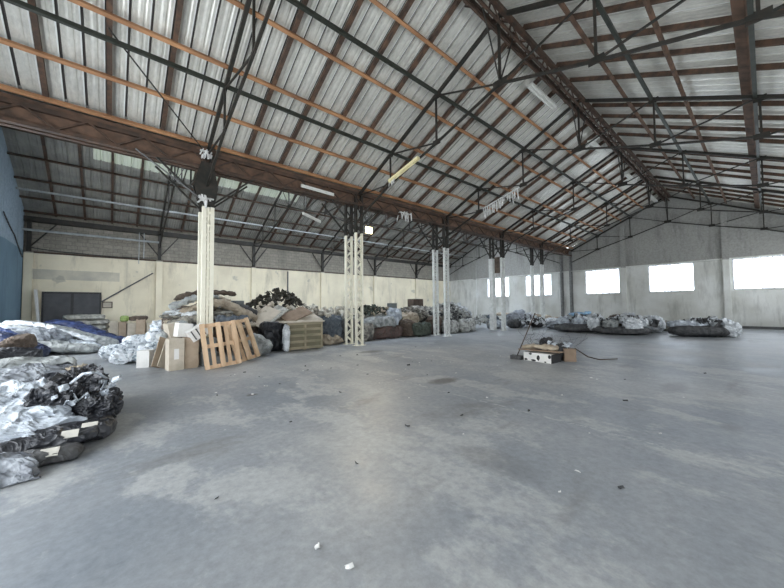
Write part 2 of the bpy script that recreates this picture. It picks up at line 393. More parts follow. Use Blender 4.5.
slope(YR2, 1, 'skylight', 'ceiling', xa=-.9, xb=9.1, d0=0, d1=2.22, lift=.18)
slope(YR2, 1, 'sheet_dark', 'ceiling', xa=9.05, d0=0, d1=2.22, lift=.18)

tag(MB().box(XA, XZ, YV - .06, YV2 + .06, 6.655, 6.70).build('ceiling', 'sheet_dark'), kind='structure')
tag(MB().box(XA, XZ, YL - .6, YL + .08, 6.36, 6.60).build('ceiling', 'sheet_dark'), kind='structure')
# rafters
def up_n(sgn): return (0, sgn * SL, 1)
def pt(x, yr, sgn, dd, off): return Vector((x, yr + sgn * dd, hr(yr) - SL * dd)) + Vector((0, sgn * SL, 1)) / SN * off
sides = [(YR, 1, 'near roof, slope facing the right', 'nave_left'), (YR, -1, '', ''), (YR2, -1, '', ''), (YR2, 1, '', '')]
RL = {(YR, 1): ('thin rust-brown rafter running up the left slope of the nearer roof', 'rafters under the left slope of the nearer roof'),
      (YR, -1): ('thin rust-brown rafter running up the right slope of the nearer roof', 'rafters under the right slope of the nearer roof'),
      (YR2, 1): ('thin dark rafter running up the shaded roof above the cream back wall', 'rafters above the back wall'),
      (YR2, -1): ('thin dark rafter on the hidden near slope of the back aisle roof', 'rafters on the near slope of the aisle roof')}
for (yr, sgn) in ((YR, 1), (YR, -1), (YR2, 1), (YR2, -1)):
    first = None
    for k in range(1, 30):
        x = XN + k * B / 5
        if (k % 5 == 0 and k < 30) or x > XG - .1: continue
        lab, grp = RL[(yr, sgn)]
        if first is None:
            mb = MB().bar(pt(x, yr, sgn, .1, .075), pt(x, yr, sgn, half(yr) - .05, .075), .095 if sgn > 0 else .07, .125, up_n(sgn))
            first = tag(mb.build('rafter', 'rafter' if yr == YR else 'rust_dark'), lab, 'rafter', grp); fx = x
        else:
            o = first.copy(); C.objects.link(o); o.location.x += x - fx
# purlins
ordn = ['lowest', 'second lowest', 'middle', 'second highest', 'highest']
for (yr, sgn, ds, side) in ((YR, 1, (6.41, 5.40, 4.14, 2.86, 1.44), 'left slope of the nearer roof'), (YR, -1, (5.8, 4.28, 2.96, 1.45), 'right slope of the nearer roof'),
                            (YR2, 1, (6.1, 5.1, 3.9, 2.6, 1.3), 'roof slope above the back wall'), (YR2, -1, (6.1, 5.1, 3.9, 2.6, 1.3), 'near slope of the back aisle roof')):
    for i, dd in enumerate(ds):
        w = .085 if not (sgn < 0 and i == 1 and yr == YR) else .2
        nm = (['lowest', 'second lowest, wide doubled', 'third lowest', 'highest'] if len(ds) == 4 else ordn)[i]
        mb = MB().bar(pt(XN, yr, sgn, dd, -.02), pt(XG, yr, sgn, dd, -.02), w if (yr == YR and sgn > 0) or w > .1 else .07, .085, up_n(sgn))
        tag(mb.build('purlin', 'purlin' if (yr == YR and sgn > 0) else ('rust' if yr == YR else 'rust_dark')),
            '%s purlin along the %s' % (('orange-brown ' if yr == YR else 'dark ') + nm, side), 'purlin')
# longitudinal tubes at the truss joints
for (yr, sgn, dd, txt) in ((YR, 1, 4.5, 'lower grey-green steel tube along the left slope of the nearer roof'), (YR, 1, 2.24, 'upper grey-green steel tube along the left slope of the nearer roof'),
                           (YR, -1, 2.28, 'upper grey-green steel tube along the right slope of the nearer roof'), (YR, -1, 4.5, 'lower grey-green steel tube along the right slope, passing straight overhead'),
                           (YR2, 1, 4.4, 'pale steel tube across the dark slope above the back wall, upper one'), (YR2, 1, 6.3, 'pale steel tube along the eave above the back wall')):
    mb = MB().bar(pt(XN, yr, sgn, dd, -.19), pt(XG, yr, sgn, dd, -.19), .085, .085, (0, 0, 1))
    tag(mb.build('roof_tube', 'tube' if yr == YR else 'pale_steel'), txt, 'steel tube')
tag(MB().tube([(XN, YB - .35, 5.62), (2.0, YB - .35, 5.62)], .06).build('wall_pipe', 'pale_steel'), 'pale pipe running high along the left end of the back wall', 'pipe')
tag(MB().bar((XN, YB - .1, 6.22), (XG, YB - .1, 6.22), .2, .26).build('eave_beam', 'steel'), 'long dark eave beam on top of the back wall under the roof', 'beam')

# trusses
def truss(x, yr, label, grp, lod=0):
    k_ = 1 if yr == YR else .968
    TN = [(0, 7.5), (2.24 * k_, 6.78), (4.5 * k_, 6.13), (6.5 * k_, 5.28)]
    def ztop(dd): return hr(yr) - SL * dd - .2
    t = thing('roof_truss', label, 'roof truss', (x, yr, 7.4), grp)
    for s in (1, -1):
        MB().bar((x, yr, ztop(0)), (x, yr + s * 6.5 * k_, ztop(6.5 * k_)), .085, .10, (0, s * SL, 1)).build('top_chord', 'steel', t)
        mb = MB()
        for (a, za), (b_, zb) in zip(TN, TN[1:]): mb.bar((x, yr + s * a, za), (x, yr + s * b_, zb), .06, .06, (0, 0, 1))
        mb.build('lower_chord', 'steel', t)
        for i in (1, 2):
            dd, zl = TN[i]; MB().bar((x, yr + s * dd, zl), (x, yr + s * dd, ztop(dd)), .05, .05).build('post', 'steel', t)
        tt = [(TN[1][0], ztop(TN[1][0])), (TN[2][0], ztop(TN[2][0])), (TN[3][0], ztop(TN[3][0]) - .05)]
        for i in range(3):
            MB().bar((x, yr + s * TN[i][0], TN[i][1]), (x, yr + s * tt[i][0], tt[i][1]), .04, .04).build('diagonal', 'steel', t)
        for i in (1, 2):
            dd, zl = TN[i]
            MB().box(x - .012, x + .012, yr + s * dd - .15, yr + s * dd + .15, zl - .06, zl + .1).build('gusset_plate', 'steel', t)
            MB().box(x - .012, x + .012, yr + s * dd - .13, yr + s * dd + .13, ztop(dd) - .12, ztop(dd) + .04).build('gusset_plate', 'steel', t)
    MB().bar((x, yr, 7.5), (x, yr, ztop(0)), .06, .06).build('post', 'steel', t)
    for s in (1, -1):
        if x + s * .75 < XG - .05: MB().bar((x, yr, 7.52), (x + s * .75, yr, 9.15), .03, .03).build('ridge_brace', 'steel', t)
    MB().box(x - .012, x + .012, yr - .2, yr + .2, 7.42, 7.62).build('gusset_plate', 'steel', t)
names = ['nearest the camera', 'second from the camera', 'third from the camera', 'fourth from the camera', 'fifth from the camera', 'farthest, close against the gable wall']
for i, x in enumerate(XS):
    xx = x if i < 5 else XG - .12
    truss(xx, YR, 'dark steel roof truss across the nearer roof, ' + names[i], 'trusses of the nearer roof')
    truss(xx, YR2, 'dark steel roof truss across the back aisle, ' + names[i].replace('the camera', 'the blue wall').replace('nearest', 'nearest to'), 'trusses of the back aisle roof')

# ridge lattice beam
for yr, lab in ((YR, 'long rusty lattice beam under the ridge of the nearer roof'), (YR2, 'dark lattice beam under the ridge of the back aisle')):
    t = thing('ridge_beam', lab, 'beam', (13, yr, 9.2))
    for s in (1, -1):
        MB().bar((XN, yr + s * .20, 9.28), (XG, yr + s * .20, 9.28), .12, .12).build('chord', 'rust_dark', t)
        MB().bar((XN, yr + s * .11, 9.04), (XG, yr + s * .11, 9.04), .06, .06).build('chord', 'rust_dark', t)
    mb = MB(); x = XN; k = 0
    while x < XG - .5:
        s = 1 if k % 2 else -1
        mb.bar((x, yr - s * .22, 9.22), (x + .5, yr + s * .22, 9.22), .05, .03)
        mb.bar((x, yr - .2, 9.24 if k % 2 else 9.02), (x + .5, yr - .15, 9.02 if k % 2 else 9.24), .03, .03)
        mb.bar((x, yr + .2, 9.24 if k % 2 else 9.02), (x + .5, yr + .15, 9.02 if k % 2 else 9.24), .03, .03)
        x += .5; k += 1
    mb.build('lacing', 'rust_dark', t)

# valley girder (two lattices with a gutter between)
def valley(y0, y1, lab, mat):
    t = thing('valley_beam', lab, 'beam', (13, (y0 + y1) / 2, 5.6))
    for j, y in enumerate((y0, y1)):
        zb = 5.86 if j == 0 else 6.06
        MB().bar((XN, y, 6.3), (XG, y, 6.3), .10, .11).build('top_chord', mat, t)
        MB().bar((XN, y, zb), (XG, y, zb), .14, .08).build('bottom_chord', mat, t)
        mb = MB(); x = -1.7 - 2 * 1.122
        yy = y - .05 if j == 0 else y + .05
        while x < XG - .6:
            if x >= XN: mb.bar((x, yy, 6.28), (x + .561, yy, zb + .03), .045, .04)
            if x + .561 >= XN: mb.bar((x + .561, yy, zb + .03), (x + 1.122, yy, 6.28), .045, .04)
            x += 1.122
        mb.build('lacing', 'rust_dark', t)
    g = MB().box(XN, XG, y0 + .07, y0 + .09, 5.92, 6.5).box(XN, XG, y1 - .09, y1 - .07, 6.08, 6.5)
    g.bar((XN, (y0 + y1) / 2, 6.0), (XG, (y0 + y1) / 2, 6.0), abs(y1 - y0) - .15, .02, (0, -.2, 1))
    g.build('gutter', 'rust', t)
valley(YV, YV2, 'long rusty lattice valley beam with gutter carried by the white columns', 'rust_dark')
valley(YL - .28, YL + .02, 'rusty lattice beam along the top of the right wall', 'rust_dark')

# columns
def column(x, y, white, lab, grp, wide=.36, solid=False, head='steel', brace=True, fw=.034):
    t = thing('lattice_column' if not solid else 'box_column', lab, 'column', (x, y, 0), grp)
    zt = 4.66; w = wide / 2
    if solid:
        MB().box(x - w, x + w, y - .14, y + .14, 0.02, zt).build('shaft', white, t)
    else:
        for s in (1, -1):
            MB().box(x + s * w - fw, x + s * w + fw, y - .065, y + .065, .02, zt).build('flange', white, t)
        if fw > .05: MB().box(x - .03, x + .03, y - .05, y + .05, .02, zt).build('middle_bar', white, t)
        mb = MB(); z = .1; k = 0; st_ = (zt - .2) / 16
        for k in range(16):
            a = (x - w, x + w) if k % 2 else (x + w, x - w)
            for yy in (y - .055, y + .055): mb.bar((a[0], yy, z), (a[1], yy, z + st_), .03, .028, (0, 1, 0))
            z += st_
        mb.build('lacing', white, t)
    MB().box(x - w - .1, x + w + .1, y - .14, y + .14, 0, .025).build('base_plate', white, t)
    hd = MB()
    for s in (1, -1): hd.box(x + s * w - .045, x + s * w + .045, y - .06, y + .06, zt, 6.25)
    z = zt
    for k in range(4):
        a = (x - w, x + w) if k % 2 else (x + w, x - w)
        hd.bar((a[0], y, z), (a[1], y, z + .39), .04, .03, (0, 1, 0)); z += .39
    hd.build('column_head', head, t)
    if brace:
        for s in (1, -1):
            xe = x + s * 1.3
            if xe > XG: continue
            MB().bar((x + s * w, y, 4.75), (xe, y, 5.84), .05, .05).build('knee_brace', head, t)
    return t
on = ['nearest', 'second', 'third', 'fourth', 'fifth']
for i, x in enumerate(XS[:5]):
    wp = 'white_paint' if i < 2 else 'pale_paint'
    c1 = column(x + (.05 if i == 0 else 0), YV, wp, 'white-painted lattice column, front one of the %s column pair' % on[i], 'columns under the valley beam', wide=.29 if i else .21, fw=.030 if i else .055)
    c2 = column(x + (.09 if i == 0 else 0), YV2, wp, 'white-painted %s column, rear one of the %s column pair' % ('solid box' if i == 3 else 'lattice', on[i]), 'columns under the valley beam', solid=(i == 3), wide=(.36 if i == 3 else .29) if i else .21, fw=.030 if i else .055)
    if i == 0:
        p = MB().prism([(x - .20, 4.70), (x + .20, 4.70), (x + .30, 5.25), (x + .17, 6.0), (x - .17, 6.0), (x - .34, 5.25)], 'y', YV - .10, YV - .08)
        p.prism([(x - .20, 4.70), (x + .20, 4.70), (x + .30, 5.25), (x + .17, 6.0), (x - .17, 6.0), (x - .34, 5.25)], 'y', YV + .08, YV + .10)
        p.build('bracket_plate', 'steel', c1)
for y, nm in ((YV, 'front'), (YV2, 'rear')):
    column(XG - .16, y, 'weathered_grey', 'unpainted grey lattice column against the gable wall, %s one of the two' % nm, 'columns at the gable wall', brace=False, fw=.05, head='weathered_grey')
for i, x in enumerate(XS[:5]):
    column(x, YL - .14, 'pale_paint', 'lattice column along the right wall, %s from the camera side' % on[i], 'columns along the right wall', brace=False)
tag(MB().box(XS[3] - .02, XS[3] + .02, YV + .2, YV2 - .2, 3.7, 4.75).build('board', 'brown_fabric'), 'dark brown board fixed high between the fourth column pair', 'board')

# thin rods
def rod(pts, r, mat, name, lab, cat): return tag(MB().tube(pts, r, 6).build(name, mat), lab, cat)
rod([(2.0, YV - .1, 6.28), (-.2, 8.6, 7.35)], .018, 'steel', 'tie_rod', 'thin tie rod slanting from the nearest column head up to the roof', 'rod')
rod([(1.9, YV - .12, 4.85), (.35, YV - .12, 5.88)], .02, 'grey_paint', 'strut', 'thin grey strut rising left from the nearest column head to the valley beam', 'strut')
def cable(pts, r, mat, lab, name='cable'):
    P = []; pts = [Vector(p) for p in pts]
    for a, b_ in zip(pts, pts[1:]):
        L = (b_ - a).length
        for k in range(8):
            t = k / 8; p = a.lerp(b_, t); p.z -= .25 * L * .35 * t * (1 - t); P.append(p)
    P.append(pts[-1]); return tag(MB().tube(P, r, 5).build(name, mat), lab, 'cable')
cable([(XN + .05, 20.2, 5.6), (XN + .05, 22.2, 5.0), (XN + .05, 24.0, 4.2)], .025, 'black_plastic', 'black cable sagging across the blue end wall')
for k, (x, z) in enumerate(((1.05, 4.25), (1.28, 4.6))):
    tag(MB().tube([(x, YB - .3, 6.1), (x, YB - .3, z)], .022, 6).build('rope', 'pale_steel'), 'thin pale rope hanging by the second pilaster, %s one' % ('longer', 'shorter')[k], 'rope')
cable([(XN + .3, 24.3, 4.75), (-1.5, 24.3, 4.62), (1.9, 24.3, 4.68)], .025, 'black_plastic', 'black cable running along the top of the cream paint by the door')
rod([(X0 + 1 * B + 2.6 + .0, YB - .06, .0), (X0 + B + 2.6, YB - .06, 4.4)], .05, 'grey_paint', 'wall_pipe', 'dark vertical pipe on the cream back wall between two pilasters', 'pipe')
rod([(-.55, YB - .1, 2.0), (1.75, YB - .1, 3.75)], .04, 'grey_paint', 'handrail', 'slanting grey rail on the back wall right of the dark double door', 'rail')
fr = thing('notice_frame', 'small dark picture frame on the cream wall right of the double door', 'frame', (-.3, YB - .03, 1.64))
f = MB()
f.box(-.52, -.08, YB - .05, YB - .01, 1.64, 1.68).box(-.52, -.08, YB - .05, YB - .01, 1.96, 2.0).box(-.52, -.48, YB - .05, YB - .01, 1.68, 1.96).box(-.12, -.08, YB - .05, YB - .01, 1.68, 1.96)
f.build('frame', 'wood_dark', fr); MB().box(-.48, -.12, YB - .03, YB - .01, 1.68, 1.96).build('notice', 'card_pale', fr)
tag(MB().bar((XN + .75, YB - .5, .02), (XN + .5, YB - .25, 2.6), .22, .10).build('leaning_board', 'card_white'), 'tall white board leaning in the corner beside the blue wall', 'board')

# lamps
def lamp(a, b_, lab, mat='lamp_white', w=.16, dangling=False):
    a = Vector(a); b_ = Vector(b_); t = thing('fluorescent_lamp', lab, 'lamp', tuple((a + b_) / 2), 'fluorescent lamps on the roof steel')
    MB().bar(a, b_, w, .07).build('housing', mat, t)
    d_ = (b_ - a).normalized(); s = d_.cross(Vector((0, 0, 1))).normalized() * w * .25
    for k in (1, -1): MB().tube([a + s * k + Vector((0, 0, -.055)), b_ + s * k + Vector((0, 0, -.055))], .018, 8).build('tube', mat, t)
    if dangling:
        for k in range(6):
            p = a + d_ * (k * .06); MB().bar(p, p + Vector((R.uniform(-.05, .05), R.uniform(-.05, .05), -.22)), .03, .01).build('hanging_strip', 'paper', t)
    return t
lamp((7.55, 8.85, 6.18), (7.55, 7.35, 6.52), 'yellowed fluorescent lamp on the second truss, with torn strips at its end', 'lamp_cream', .14, True)
for i, x in enumerate((11.4, 17.1, 22.8, 28.5)):
    lamp((x - 1.0, YR + .5, 8.98), (x + .9, YR + .5, 8.98), 'white fluorescent lamp hanging under the ridge, %s from the camera' % ('first', 'second', 'third', 'farthest')[i], w=.22)
lamp((5.05, 10.85, 6.02), (6.4, 10.85, 5.98), 'white fluorescent tube fixed along the front of the valley beam', w=.06)
lamp((5.6, 11.9, 5.35), (6.6, 12.3, 5.25), 'white fluorescent tube hanging below the valley beam', w=.06)
fl = thing('floodlight', 'lit yellow floodlight on top of the second column pair', 'lamp', (7.67, 10.62, 4.6))
MB().bar((7.67, 10.86, 4.7), (7.72, 10.58, 4.72), .05, .05).build('bracket', 'steel', fl)
MB().box(7.62, 7.9, 10.42, 10.58, 4.58, 4.80).build('housing', 'grey_paint', fl)
MB().box(7.60, 7.92, 10.39, 10.419, 4.56, 4.82).build('lens', 'lit_floodlight', fl)
def rag(p, lab, n=10, size=.25, mat='paper', cat='rag', drop=.3):
    mb = MB()
    for k in range(n):
        a = Vector(p) + Vector((R.uniform(-size, size), R.uniform(-size, size) * .6, R.uniform(-.05, .1)))
        b_ = a + Vector((R.uniform(-.1, .1), R.uniform(-.1, .1), -R.uniform(.1, drop)))
        mb.bar(a, b_, .05, .03)
    mb.bar(Vector(p) + Vector((-size, 0, .03)), Vector(p) + Vector((size, 0, .03)), .05, .04)
    return tag(mb.build('hanging_rags', mat), lab, cat)
rag((2.0, YV - .2, 6.25), 'tuft of pale rags stuck on the head of the nearest column', 12, .16, drop=.25)
rag((2.03, YV - .15, 4.85), 'white rags wrapped on top of the nearest white column', 12, .2, drop=.3)
rag((10.2, YV - .15, 5.9), 'pale torn rags hanging from the valley beam between second and third columns', 10, .35, drop=.45)
mb = MB()
for k in range(16):
    t_ = k / 15; y = 6.9 + 1.7 * t_; z = 6.68 - .5 * t_
    mb.bar((13.2, y, z), (13.2 + R.uniform(-.05, .05), y + R.uniform(-.08, .08), z - R.uniform(.2, .55)), .05, .015)
mb.bar((13.2, 6.8, 6.7), (13.2, 8.65, 6.2), .05, .05)
tag(mb.build('hanging_strips', 'paper'), 'row of pale torn strips hanging from the third truss', 'torn strips')

# ---------------------------------------------------------------- soft shapes
def crump(p, seed, freq):
    q = p * freq + Vector((seed * 3.1, seed * 1.7, seed * .9)); v = 0; a = 1
    for o in range(5):
        v += a * (.5 - abs(noise.noise(q)) * 2.4); q = q * 2.07 + Vector((5.2, 1.3, 7.7)); a *= .6
    return v
def spw(c, e): return math.copysign(abs(c) ** e, c)
def blob(c, s, seed=1, rz=0, amp=.06, freq=3, e=.6, tilt_=(0, 0), fold=(1, 1, 1), nu=44, nv=22, base=None):
    """crumpled sack: centre of base c, size s"""
    mb = MB(); vs = []; rot = Matrix.Rotation(rz, 3, 'Z') @ Matrix.Rotation(tilt_[0], 3, 'X') @ Matrix.Rotation(tilt_[1], 3, 'Y')
    F = Vector(fold)
    for j in range(nv + 1):
        v = -PI / 2 + PI * j / nv
        for i in range(nu):
            u = 2 * PI * i / nu
            p = Vector((s[0] / 2 * spw(math.cos(v), e) * spw(math.cos(u), e), s[1] / 2 * spw(math.cos(v), e) * spw(math.sin(u), e), s[2] / 2 * spw(math.sin(v), e)))
            d_ = crump(Vector((p.x * F.x, p.y * F.y, p.z * F.z)), seed, freq)
            nrm = Vector((p.x / s[0] ** 2, p.y / s[1] ** 2, p.z / s[2] ** 2)); nrm = nrm.normalized() if nrm.length > 1e-6 else Vector((0, 0, 1))
            p = p + nrm * d_ * amp
            p.z += s[2] / 2; p = rot @ p + Vector(c)
            b0 = c[2] if base is None else base
            if p.z < b0: p.z = b0 + (p.z - b0) * .02
            if p.z < .004: p.z = .004
            vs.append(p)
    fs = [(j * nu + i, j * nu + (i + 1) % nu, (j + 1) * nu + (i + 1) % nu, (j + 1) * nu + i) for j in range(nv) for i in range(nu)]
    return mb.add(vs, fs)
def loft(path, w, h, seed=1, amp=.04, freq=3, e=.8, ns=26, seg=40, taper=.12, fold=(1, 1, 1)):
    P = [Vector(p) for p in path]; L = [0]
    for a, b_ in zip(P, P[1:]): L.append(L[-1] + (b_ - a).length)
    def at(t):
        d_ = t * L[-1]
        for i in range(len(P) - 1):
            if d_ <= L[i + 1] + 1e-9:
                k = (d_ - L[i]) / (L[i + 1] - L[i]); k2 = k
                p0 = P[max(i - 1, 0)]; p3 = P[min(i + 2, len(P) - 1)]; p1, p2 = P[i], P[i + 1]
                return .5 * ((2 * p1) + (p2 - p0) * k2 + (2 * p0 - 5 * p1 + 4 * p2 - p3) * k2 ** 2 + (3 * p1 - p0 - 3 * p2 + p3) * k2 ** 3)
        return P[-1]
    vs = []
    W = w if isinstance(w, (list, tuple)) else (w, w)
    for j in range(seg + 1):
        t = j / seg; p = at(t); q = at(min(1, t + .01)); r = at(max(0, t - .01)); tg = (q - r).normalized()
        sd = tg.cross(Vector((0, 0, 1))); sd = sd.normalized() if sd.length > .01 else Vector((1, 0, 0)); u_ = sd.cross(tg).normalized()
        k = min(1, t / taper, (1 - t) / taper) if taper else 1; k = max(.02, math.sin(k * PI / 2) ** .6)
        ww = W[0] + (W[-1] - W[0]) * t
        for i in range(ns):
            a = 2 * PI * i / ns
            o = sd * (ww / 2 * k * spw(math.cos(a), e)) + u_ * (h / 2 * k * spw(math.sin(a), e))
            x = p + o; dd = crump(Vector((x.x * fold[0], x.y * fold[1], x.z * fold[2])), seed, freq)
            x = x + (sd * math.cos(a) * .5 + u_ * math.sin(a)) * dd * amp * k
            x.z = max(x.z, .005); vs.append(x)
    fs = [(j * ns + i, j * ns + (i + 1) % ns, (j + 1) * ns + (i + 1) % ns, (j + 1) * ns + i) for j in range(seg) for i in range(ns)]
    fs += [tuple(range(ns))[::-1], tuple(range(seg * ns, (seg + 1) * ns))]
    return MB().add(vs, fs)
def drape(bl, br, fr, fl, amp, freq, seed, bulge=.08, nu=90, nv=60, fold=(1, 1, 1), th=.02, edge=.06):
    """crumpled sheet stretched between four corner points, with thickness"""
    bl, br, fr, fl = map(Vector, (bl, br, fr, fl)); top = []
    for j in range(nv + 1):
        v = j / nv
        for i in range(nu + 1):
            u = i / nu
            eu = 1 + edge * noise.noise(Vector((v * 5, seed, 0))) * u; ev = 1 + edge * 1.5 * noise.noise(Vector((u * 5, seed, 9)))
            uu, vv = u * eu, .5 + (v - .5) * ev
            p = (bl.lerp(br, uu)).lerp(fl.lerp(fr, uu), vv)
            p.z += bulge * math.sin(PI * min(1, max(0, vv))) * (.4 + .6 * math.sin(PI * min(1, uu)))
            d_ = crump(Vector((p.x * fold[0], p.y * fold[1], 0)), seed, freq)
            p.z += d_ * amp; p.x += d_ * amp * .3
            dn = max(0, abs(v - .5) - .44) / .06; p.z -= dn * dn * .05 + (max(0, u - .95) / .05) ** 2 * .05
            p.z = max(p.z, .03); top.append(p)
    n = nu + 1; N = len(top); bot = [p - Vector((0, 0, th)) for p in top]
    fs = []
    for j in range(nv):
        for i in range(nu):
            q = (j * n + i, j * n + i + 1, (j + 1) * n + i + 1, (j + 1) * n + i); fs.append(q); fs.append(tuple(x + N for x in q[::-1]))
    rim = [i for i in range(n)] + [j * n + nu for j in range(1, nv + 1)] + [nv * n + i for i in range(nu - 1, -1, -1)] + [j * n for j in range(nv - 1, 0, -1)]
    for a, b_ in zip(rim, rim[1:] + rim[:1]): fs.append((a, a + N, b_ + N, b_))
    return MB().add(top + bot, fs)
def sheet(name, mat, lab, *a, **k): return tag(drape(*a, **k).build(name, mat, smooth=True), lab, 'plastic sheet')
def sack(name, mat, lab, cat, *a, group=None, smooth=True, **k): return tag(blob(*a, **k).build(name, mat, smooth=smooth), lab, cat, group)
def roll(name, mat, lab, cat, *a, group=None, **k): return tag(loft(*a, **k).build(name, mat, smooth=True), lab, cat, group)
def flakes(n, fn, size, seed, mats_=1, flat=.6):
    r = random.Random(seed); mb = MB()
    for k in range(n):
        p = Vector(fn(r)); s = size * r.uniform(.5, 1.4)
        ax = Vector((r.gauss(0, 1), r.gauss(0, 1), r.gauss(0, 1) * flat)).normalized(); bx = ax.cross(Vector((r.gauss(0, 1), r.gauss(0, 1), r.gauss(0, 1)))).normalized()
        nn = ax.cross(bx) * s * .3
        g = []
        for j in range(3):
            for i in range(3):
                g.append(p + ax * s * (i - 1) * .5 + bx * s * (j - 1) * .4 + nn * (r.uniform(-1, 1)))
        top = [v for v in g]; bot = [v - ax.cross(bx) * .012 for v in g]
        fs = []
        for j in range(2):
            for i in range(2):
                q = (j * 3 + i, j * 3 + i + 1, j * 3 + i + 4, j * 3 + i + 3); fs.append(q); fs.append(tuple(x + 9 for x in q[::-1]))
        for a_, b_ in ((0, 1), (1, 2), (2, 5), (5, 8), (8, 7), (7, 6), (6, 3), (3, 0)): fs.append((a_, a_ + 9, b_ + 9, b_))
        vv = top + bot
        for v in vv: v.z = max(v.z, .01)
        mb.add(vv, fs)
    return mb
def heapfn(cx, cy, rx, ry, h, z0=0, rz=0):
    def fn(r):
        a = r.uniform(0, 2 * PI); q = math.sqrt(r.random()); x = rx * q * math.cos(a); y = ry * q * math.sin(a)
        return (cx + x * math.cos(rz) - y * math.sin(rz), cy + x * math.sin(rz) + y * math.cos(rz), z0 + h * (1 - q * q) * r.uniform(.75, 1.08) + .04)
    return fn
def cbox(name, mat, lab, c, s, rz=0, rx=0, ry=0, group=None, cat='box', tape=True, parts=None):
    t = thing(name, lab, cat, (0, 0, 0), group)
    x, y, z = s[0] / 2, s[1] / 2, s[2]
    MB().box(-x, x, -y, y, 0, z).build('body', mat, t)
    if tape:
        MB().box(-x * .98, -.004, -y * 1.0 , y * 1.0, z, z + .008).build('flap', mat, t)
        MB().box(.004, x * .98, -y, y, z, z + .008).build('flap', mat, t)
    t.location = c; t.rotation_euler = (rx, ry, rz); return t

# ================================================================ near-left heap
sack('rubbish_core', 'charcoal_fabric', 'dark grey mass at the bottom of the nearest heap of plastic sheets', 'plastic heap', (-1.85, 6.9, 0), (2.3, 3.2, .40), seed=3, amp=.10, freq=1.6, e=.7)
sheet('grey_sheet', 'grey_plastic', 'grey folded plastic sheet at the front foot of the nearest heap', (-1.9, 4.98, .30), (-.58, 4.80, .20), (-.50, 4.52, .05), (-1.9, 4.45, .05), .035, 3.5, 4, .10, fold=(.7, 1.5, 1))
for i, (c, s, rz, lab) in enumerate((((-.80, 5.02, .0), (1.15, .42, .15), -.12, 'charcoal flat bag with a beige label, foremost in the nearest heap'),
                                     ((-.66, 5.24, .10), (1.1, .40, .13), -.10, 'black flat bag with a torn white label, middle one in the nearest heap'),
                                     ((-.50, 5.50, .02), (1.1, .55, .22), -.12, 'black flat bag with a square label, at the right tip of the nearest heap'))):
    o = sack('flat_bag', 'charcoal_fabric' if i == 0 else 'black_plastic', lab, 'bag', c, s, seed=10 + i, rz=rz, amp=.022, freq=4, e=.5, nu=80, nv=36)
    dirx = Vector((math.cos(rz), math.sin(rz), 0)); nrm = Vector((dirx.y, -dirx.x, 0))
    cc = Vector(c) + dirx * (s[0] * .30) + nrm * (s[1] * .36) + Vector((0, 0, s[2] * .86 + .01))
    MB().bar(cc - dirx * .07, cc + dirx * .07, .10, .012, (nrm.x * .7, nrm.y * .7, 1)).build('label', 'label', o)
# sheets
sheet('white_sheet', 'pale_plastic', 'large pale plastic sheet draped over the front of the nearest heap', (-2.4, 6.15, .50), (-.50, 6.0, .42), (-.24, 5.52, .24), (-2.2, 4.92, .16), .060, 1.5, 21, .06, fold=(.6, 1.5, 1), nu=130, nv=90)
sheet('white_sheet', 'pale_plastic', 'lower pale fold of the plastic sheet over the charcoal labelled bag', (-2.3, 5.35, .24), (-.62, 5.35, .26), (-.58, 5.08, .17), (-2.3, 4.86, .10), .03, 2.5, 22, .05, fold=(.6, 1.5, 1))
sheet('pale_sheet', 'pale_plastic', 'crumpled pale plastic sheet in the middle of the nearest heap', (-2.4, 6.85, .70), (-.58, 6.6, .58), (-.44, 6.05, .36), (-2.2, 6.05, .46), .085, 1.9, 23, .05, fold=(.8, 1.3, 1), nu=120, nv=80)
sheet('grey_sheet', 'grey_plastic', 'grey plastic sheet lying on top of the nearest heap', (-2.5, 7.6, .74), (-.48, 7.7, .72), (-.42, 6.75, .62), (-2.4, 6.6, .60), .06, 2.0, 27, .09, fold=(.6, 1.5, 1), nu=120, nv=80)
sheet('pale_sheet', 'silver_plastic', 'narrow silvery sheet folded along the top edge of the nearest heap', (-2.4, 7.5, .82), (-.50, 7.65, .80), (-.46, 7.25, .80), (-2.4, 7.1, .80), .05, 2.6, 29, .05, fold=(.6, 1.5, 1))
sheet('grey_sheet', 'grey_plastic', 'grey sheet strip between the top and middle sheets of the nearest heap', (-2.4, 6.75, .66), (-.5, 6.75, .60), (-.52, 6.5, .52), (-2.4, 6.4, .52), .04, 2.6, 30, .04, fold=(.6, 1.5, 1))
sack('beige_bag', 'beige_fabric', 'beige-grey bag hanging over the right shoulder of the nearest heap', 'bag', (-.40, 7.15, .05), (.36, .7, .64), seed=31, amp=.05, freq=4, rz=.2)
for i, (c, s) in enumerate((((-.30, 6.15, .0), (.62, .6, .42)), ((-.42, 6.55, .20), (.6, .5, .48)), ((-.12, 6.35, .0), (.42, .5, .46)), ((-.55, 6.05, .25), (.5, .4, .36)), ((-.14, 5.85, .12), (.42, .4, .30)), ((-.35, 6.9, .30), (.45, .45, .40)))):
    sack('black_bag', 'black_plastic', 'crumpled black plastic bag at the right end of the nearest heap', 'bag', c, s, seed=40 + i, amp=.07, freq=4.5, e=.8, nu=60, nv=30, group='black bags in the nearest heap', smooth=False)
o = flakes(55, lambda r: (-.32 + r.uniform(-.32, .34), 6.15 + r.uniform(-.45, .55), .42 + r.uniform(-.22, .28)), .11, 5).build('plastic_scraps', 'black_plastic')
tag(o, 'torn black plastic scraps sticking out of the nearest heap', 'plastic scraps', kind='stuff')
o = flakes(26, lambda r: (-.25 + r.uniform(-.3, .3), 5.98 + r.uniform(-.3, .45), .46 + r.uniform(-.18, .2)), .085, 6).build('plastic_scraps', 'pale_plastic')
tag(o, 'torn white scraps among the black bags of the nearest heap', 'plastic scraps', kind='stuff')
